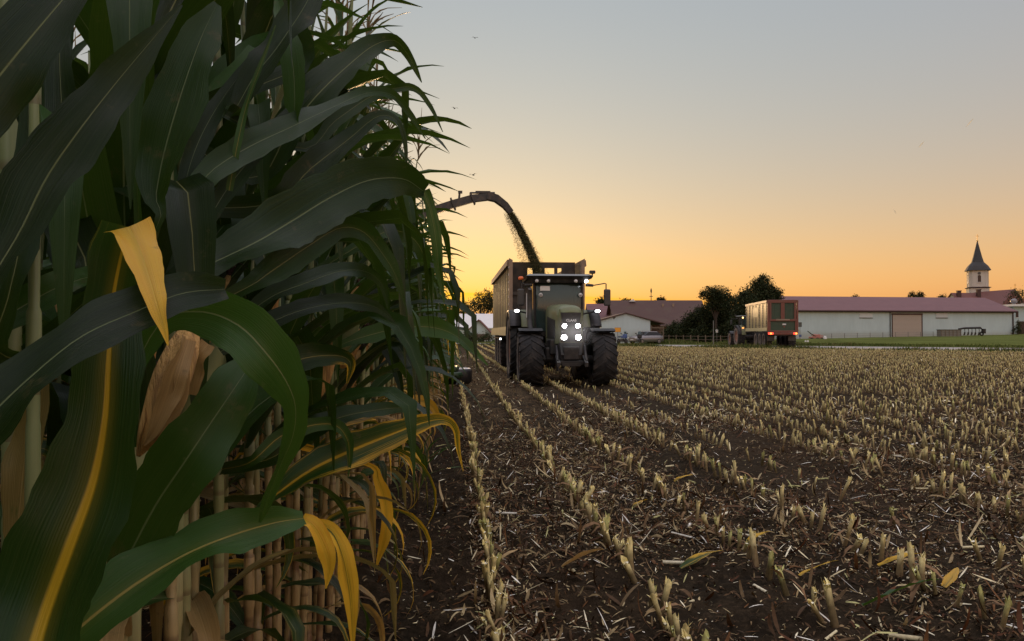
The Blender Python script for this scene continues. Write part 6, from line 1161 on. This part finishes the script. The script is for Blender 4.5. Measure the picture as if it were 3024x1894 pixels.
# poles and signs
def pole(name, px, top, d, label, cat, r=.05):
    g_ = ground_at(px, d); t = thing(name, g_, label, cat); h_ = P(px, top, d)[2] - g_[2]; m = MB(); m.tube([(0, 0, -.2), (0, 0, h_)], [r, r * .8], 8); m.build('pole', M['pole'], t); return t, h_
t, h_ = pole('grey_post', 1682, 758, 84, 'tall thin grey pole in the grass left of the road tractor', 'pole'); m = MB(); m.lathe([(.06, 0), (.07, .03), (.001, .08)], c=(0, 0, h_), seg=10); m.build('cap', M['pole'], t)
t, h_ = pole('small_post', 1690, 782, 97, 'short garden pole with a white bird box', 'pole', .03); m = MB(); m.box((0, 0, h_), (.22, .2, .26), bev=.02); m.prism([(-.16, -.14, h_ + .131), (.16, -.14, h_ + .131), (0, -.14, h_ + .25)], (0, .28, 0)); m.build('bird_box', M['white'], t)
t, h_ = pole('road_sign', 1886, 760, 118, 'blue road sign on a pole right of the red framed trailer', 'sign'); m = MB(); m.box((0, -.08, h_ - .35), (.5, .04, .7), bev=.02); m.build('sign_board', M['grey'], t); m = MB(); m.box((0, -.08, h_ - 2.0), (.4, .04, .35), bev=.02); m.build('lower_board', M['blue'], t)
# maypole behind the dark barn
pm_ = P(1535, 709, 150); t = thing('maypole', (pm_[0], pm_[1], 0), 'slender maypole with a wreath standing up behind the dark roof', 'maypole'); zt6 = P(1535, 679, 150)[2]; m = MB(); m.tube([(0, 0, -.2), (0, 0, zt6 - .5)], [.14, .06], 8); m.build('pole', M['post'], t); m = MB(); m.lathe([(.30, -.05), (.36, 0), (.30, .05), (.26, 0), (.30, -.05)], c=(0, 0, P(1535, 699, 150)[2]), seg=16); m.build('wreath', M['tgreen'], t); m = MB(); m.tube([(0, 0, zt6 - .9), (0, 0, zt6 - .4), (0, 0, zt6)], [.14, .16, .01], 7); m.build('tip', M['tgreen'], t)
# garden fence: posts and rails below the bushes
f0, f1 = np.array(ground_at(1560, 100)), np.array(ground_at(1735, 96)); t = thing('garden_fence', tuple(f0), 'low weathered garden fence under the dark bushes', 'fence'); dv_ = f1 - f0
for k in range(11): m = MB(); q = dv_ * k / 10; m.box((q[0], q[1], q[2] + .45), (.10, .10, 1.1)); m.build('post', M['post'], t)
for zz in (.45, .85): m = MB(); m.tube([(0, 0, zz), (dv_[0], dv_[1], dv_[2] + zz)], .025, 5); m.build('rail', M['post'], t)
f0, f1 = np.array(ground_at(1930, 150)), np.array(ground_at(2200, 153)); t = thing('wire_fence', tuple(f0), 'thin wire fence on short posts in front of the long barn', 'fence'); dv_ = f1 - f0
for k in range(10): m = MB(); q = dv_ * k / 9; m.box((q[0], q[1], q[2] + .45), (.07, .07, 1.1)); m.build('post', M['pole'], t)
for zz in (.5, .9): m = MB(); m.tube([(0, 0, zz), (dv_[0], dv_[1], dv_[2] + zz)], .015, 4); m.build('wire', M['pole'], t)
# pink red tiller, white canister, timber bin, plough
g_ = ground_at(1917, 122); t = thing('red_tedder', g_, 'faded red farm implement with a raised arm on a low mound', 'implement')
m = MB(); m.box((.4, 0, .55), (1.9, .8, .3), bev=.05); m.box((.5, 0, .85), (1.1, .5, .35), bev=.08); m.tube([(-.3, 0, .9), (.1, .2, 1.05), (1.6, .1, .8)], .06, 6); m.build('frame', M['pink'], t); m = MB(); m.tube([(.3, -.2, .75), (-.5, -.25, 1.15), (-1.0, -.25, 1.55)], [.07, .08, .06], 8); m.build('arm', M['header'], t)
for xx in (-.35, .5, 1.2): m = MB(); m.lathe([(.05, -.06), (.28, -.05), (.30, 0), (.28, .05), (.05, .06)], c=(xx, -.35, .28), axis='Y', seg=16); m.build('wheel', M['tyre'], t)
m = MB(); V = []; 
for j in range(7):
    for i in range(13):
        u_, v_ = i / 12 * 2 - 1, j / 6 * 2 - 1; V.append((u_ * 3.6, v_ * 1.6, .42 * max(0, 1 - u_ * u_) * max(0, 1 - v_ * v_) + random.uniform(0, .05) - .03))
m.add(V, [(j * 13 + i, j * 13 + i + 1, (j + 1) * 13 + i + 1, (j + 1) * 13 + i) for j in range(6) for i in range(12)], True); o = m.build('mound', M['grass']); o.location = ground_at(1926, 118); tag(o, 'low dark grassy mound in front of the barn', 'mound', kind='structure')
g_ = ground_at(1945, 121); t = thing('white_canister', g_, 'small white canister standing by the red implement', 'canister'); m = MB(); m.lathe([(.001, 0), (.22, 0), (.24, .05), (.24, .62), (.16, .74), (.07, .78), (.07, .86), (.001, .87)], seg=16); m.build('body', M['white'], t); m = MB(); m.lathe([(.08, .87), (.08, .93), (.001, .935)], seg=10); m.build('lid', M['black'], t)
for i, dx in enumerate((0, .34)):
    g_ = ground_at(1899, 112); t = thing('marker_stone', (g_[0] + dx, g_[1], g_[2]), ('left', 'right')[i] + ' one of two white marker stones at the foot of the mound', 'marker', 'white marker stones'); m = MB(); m.hexa([(-.11, -.1, -.05), (.11, -.1, -.05), (.11, .1, -.05), (-.11, .1, -.05)], [(-.07, -.06, .26), (.07, -.06, .26), (.07, .06, .26), (-.07, .06, .26)]); m.build('stone', M['white'], t)
g_ = ground_at(2237, 154); t = thing('timber_bin', g_, 'grey boarded bin standing against the long barn wall', 'bin', None, -.07); L3 = 47 * 154 / FPX
m = MB(); m.box((0, 0, .62), (L3, 1.6, 1.3), bev=.02); m.build('box', M['crate'], t); m = MB(); m.box((0, 0, 1.31), (L3 + .15, 1.75, .08)); m.build('lid', M['grey'], t)
for k in range(6): m = MB(); m.box((-L3 / 2 + .05 + (L3 - .1) * k / 5, -.83, .62), (.10, .06, 1.3)); m.build('batten', M['post'], t)
g_ = ground_at(2292, 154); t = thing('plough', g_, 'dark plough with a long beam and curved shares near the barn corner', 'plough')
m = MB(); m.tube([(-2.7, 0, 1.35), (-1.6, 0, 1.52), (1.6, 0, 1.6), (2.0, 0, 1.3)], [.16, .2, .2, .12], 8); m.build('beam', M['black'], t)
for k in range(5):
    xx = -1.5 + k * .72; m = MB(); m.tube([(xx, 0, 1.5), (xx + .05, 0, .9), (xx - .15, 0, .35)], [.07, .06, .05], 6); m.hexa([(xx - .35, -.1, .12), (xx + .15, .1, .2), (xx + .15, .14, .2), (xx - .35, -.06, .12)], [(xx - .2, -.15, .75), (xx + .3, .15, .70), (xx + .3, .19, .70), (xx - .2, -.11, .75)]); m.build('share', M['steel'], t)
m = MB(); m.lathe([(.2, -.08), (.42, -.08), (.46, 0), (.42, .08), (.2, .08)], c=(1.9, 0, .46), axis='Y', seg=18); m.build('wheel', M['tyre'], t); m = MB(); m.box((2.3, 0, .95), (.5, .7, .9), bev=.05); m.build('headstock', M['black'], t)

# grass along the road and on the meadow edge
def grass_band(n, a, b_, w_lo, w_hi, h0, h1, cols):
    t_ = RNG.uniform(a, b_, n); q = RNG.uniform(w_lo, w_hi, n); p = rf0[None, :2] + (rf1 - rf0)[None, :2] * t_[:, None] + rnor[None] * q[:, None]
    tuft = .45 + 1.1 * np.clip(vnoise(p[:, 0] * .35, p[:, 1] * .35, 8) + .35, 0, 1); h = RNG.uniform(h0, h1, n) * tuft; keep = RNG.random(n) < np.clip(tuft, .25, 1)
    m_ = keep.sum(); z = np.where(q[keep] < 0, soil_h(p[keep][:, 0], p[keep][:, 1]), meadow_h(p[keep][:, 0], p[keep][:, 1])); base = np.column_stack([p[keep], z])
    return strips(base, RNG.random(m_) * 6.28, RNG.uniform(.8, 1.5, m_), h[keep], RNG.uniform(.03, .07, m_), RNG.uniform(-.2, 1.0, m_), pick(cols, m_, .35), RNG.uniform(-.5, .5, m_), 2)
GC = [(.055, .08, .018), (.075, .105, .022), (.11, .125, .035), (.16, .14, .055)]
wroad = float(np.dot((rb0 - rf0)[:2], rnor)); wroad2 = float(np.dot((rb1 - rf1)[:2], rnor))
parts_ = [grass_band(9000, -.6, 1.7, -2.4, -.15, .12, .42, GC), grass_band(5000, -.3, .62, -3.2, -.1, .15, .5, GC), grass_band(14000, -.3, 1.4, max(wroad, wroad2) + .3, max(wroad, wroad2) + 9, .08, .30, GC[:3]), grass_band(9000, -.3, .62, max(wroad, wroad2) - .2, max(wroad, wroad2) + 5, .2, .55, GC)]
V, F, T = merge(parts_); o = new_obj('verge_grass', np_mesh('verge_grass', V, F, M['blades'], tint=T)); tag(o, 'tufts of green grass growing along both sides of the farm road', 'grass', kind='stuff')

# ------------------------------------------------------------------ birds and insects in the air
def bird(px, py, d, label, sc=1.0, rz=0.0):
    t = thing('bird', tuple(P(px, py, d)), label, 'bird', None, rz); t.scale = (sc,) * 3
    m = MB(); m.tube([(0, -.12, 0), (0, -.06, .005), (0, .03, 0), (0, .12, -.005), (0, .17, 0)], [.006, .03, .035, .018, .01], 8)
    for s in (-1, 1): m.hexa([(s * .02, -.05, .01), (s * .02, .05, .01), (s * .16, .02, .07), (s * .16, -.06, .07)], [(s * .02, -.05, .016), (s * .02, .05, .016), (s * .16, .02, .076), (s * .16, -.06, .076)]); m.hexa([(s * .16, -.06, .07), (s * .16, .02, .07), (s * .30, .05, .05), (s * .29, .02, .05)], [(s * .16, -.06, .076), (s * .16, .02, .076), (s * .30, .05, .054), (s * .29, .02, .054)])
    m.build('body', M['feather'], t)
bird(1072, 256, 60, 'tiny dark bird high in the sky nearest the maize tops', 1.0, .5); bird(1115, 413, 55, 'small bird flying just above the discharge spout', 1.1, -.6); bird(1120, 90, 70, 'tiny bird at the very top of the open sky', 1.0, .2)
for i, (px, py, L, an, lab) in enumerate([(2172, 341, .020, 50, 'lit pale fibre drifting high at the right'), (2286, 290, .026, 48, 'highest pale fibre drifting near the right edge'), (2110, 499, .012, 120, 'short pale fibre floating over the long barn')]):
    p = P(px, py, 1.9); t = thing('drifting_fibre', tuple(p), lab, 'plant fibre', 'pale plant fibres drifting in the air', -YAW); a = R(an); dv_ = Vector((math.cos(a), 0, math.sin(a))) * L * .55
    m = MB(); pv_ = Vector((-dv_.z, 0, dv_.x)).normalized(); m.add([-dv_, -dv_ * .3 + pv_ * .0013, dv_ * .4 + pv_ * .0014, dv_, dv_ * .4 - pv_ * .0014 + Vector((0, .0008, 0)), -dv_ * .3 - pv_ * .0013 + Vector((0, .0008, 0))], [(0, 1, 2, 3, 4, 5)]); m.build('fibre', M['fibre'], t)
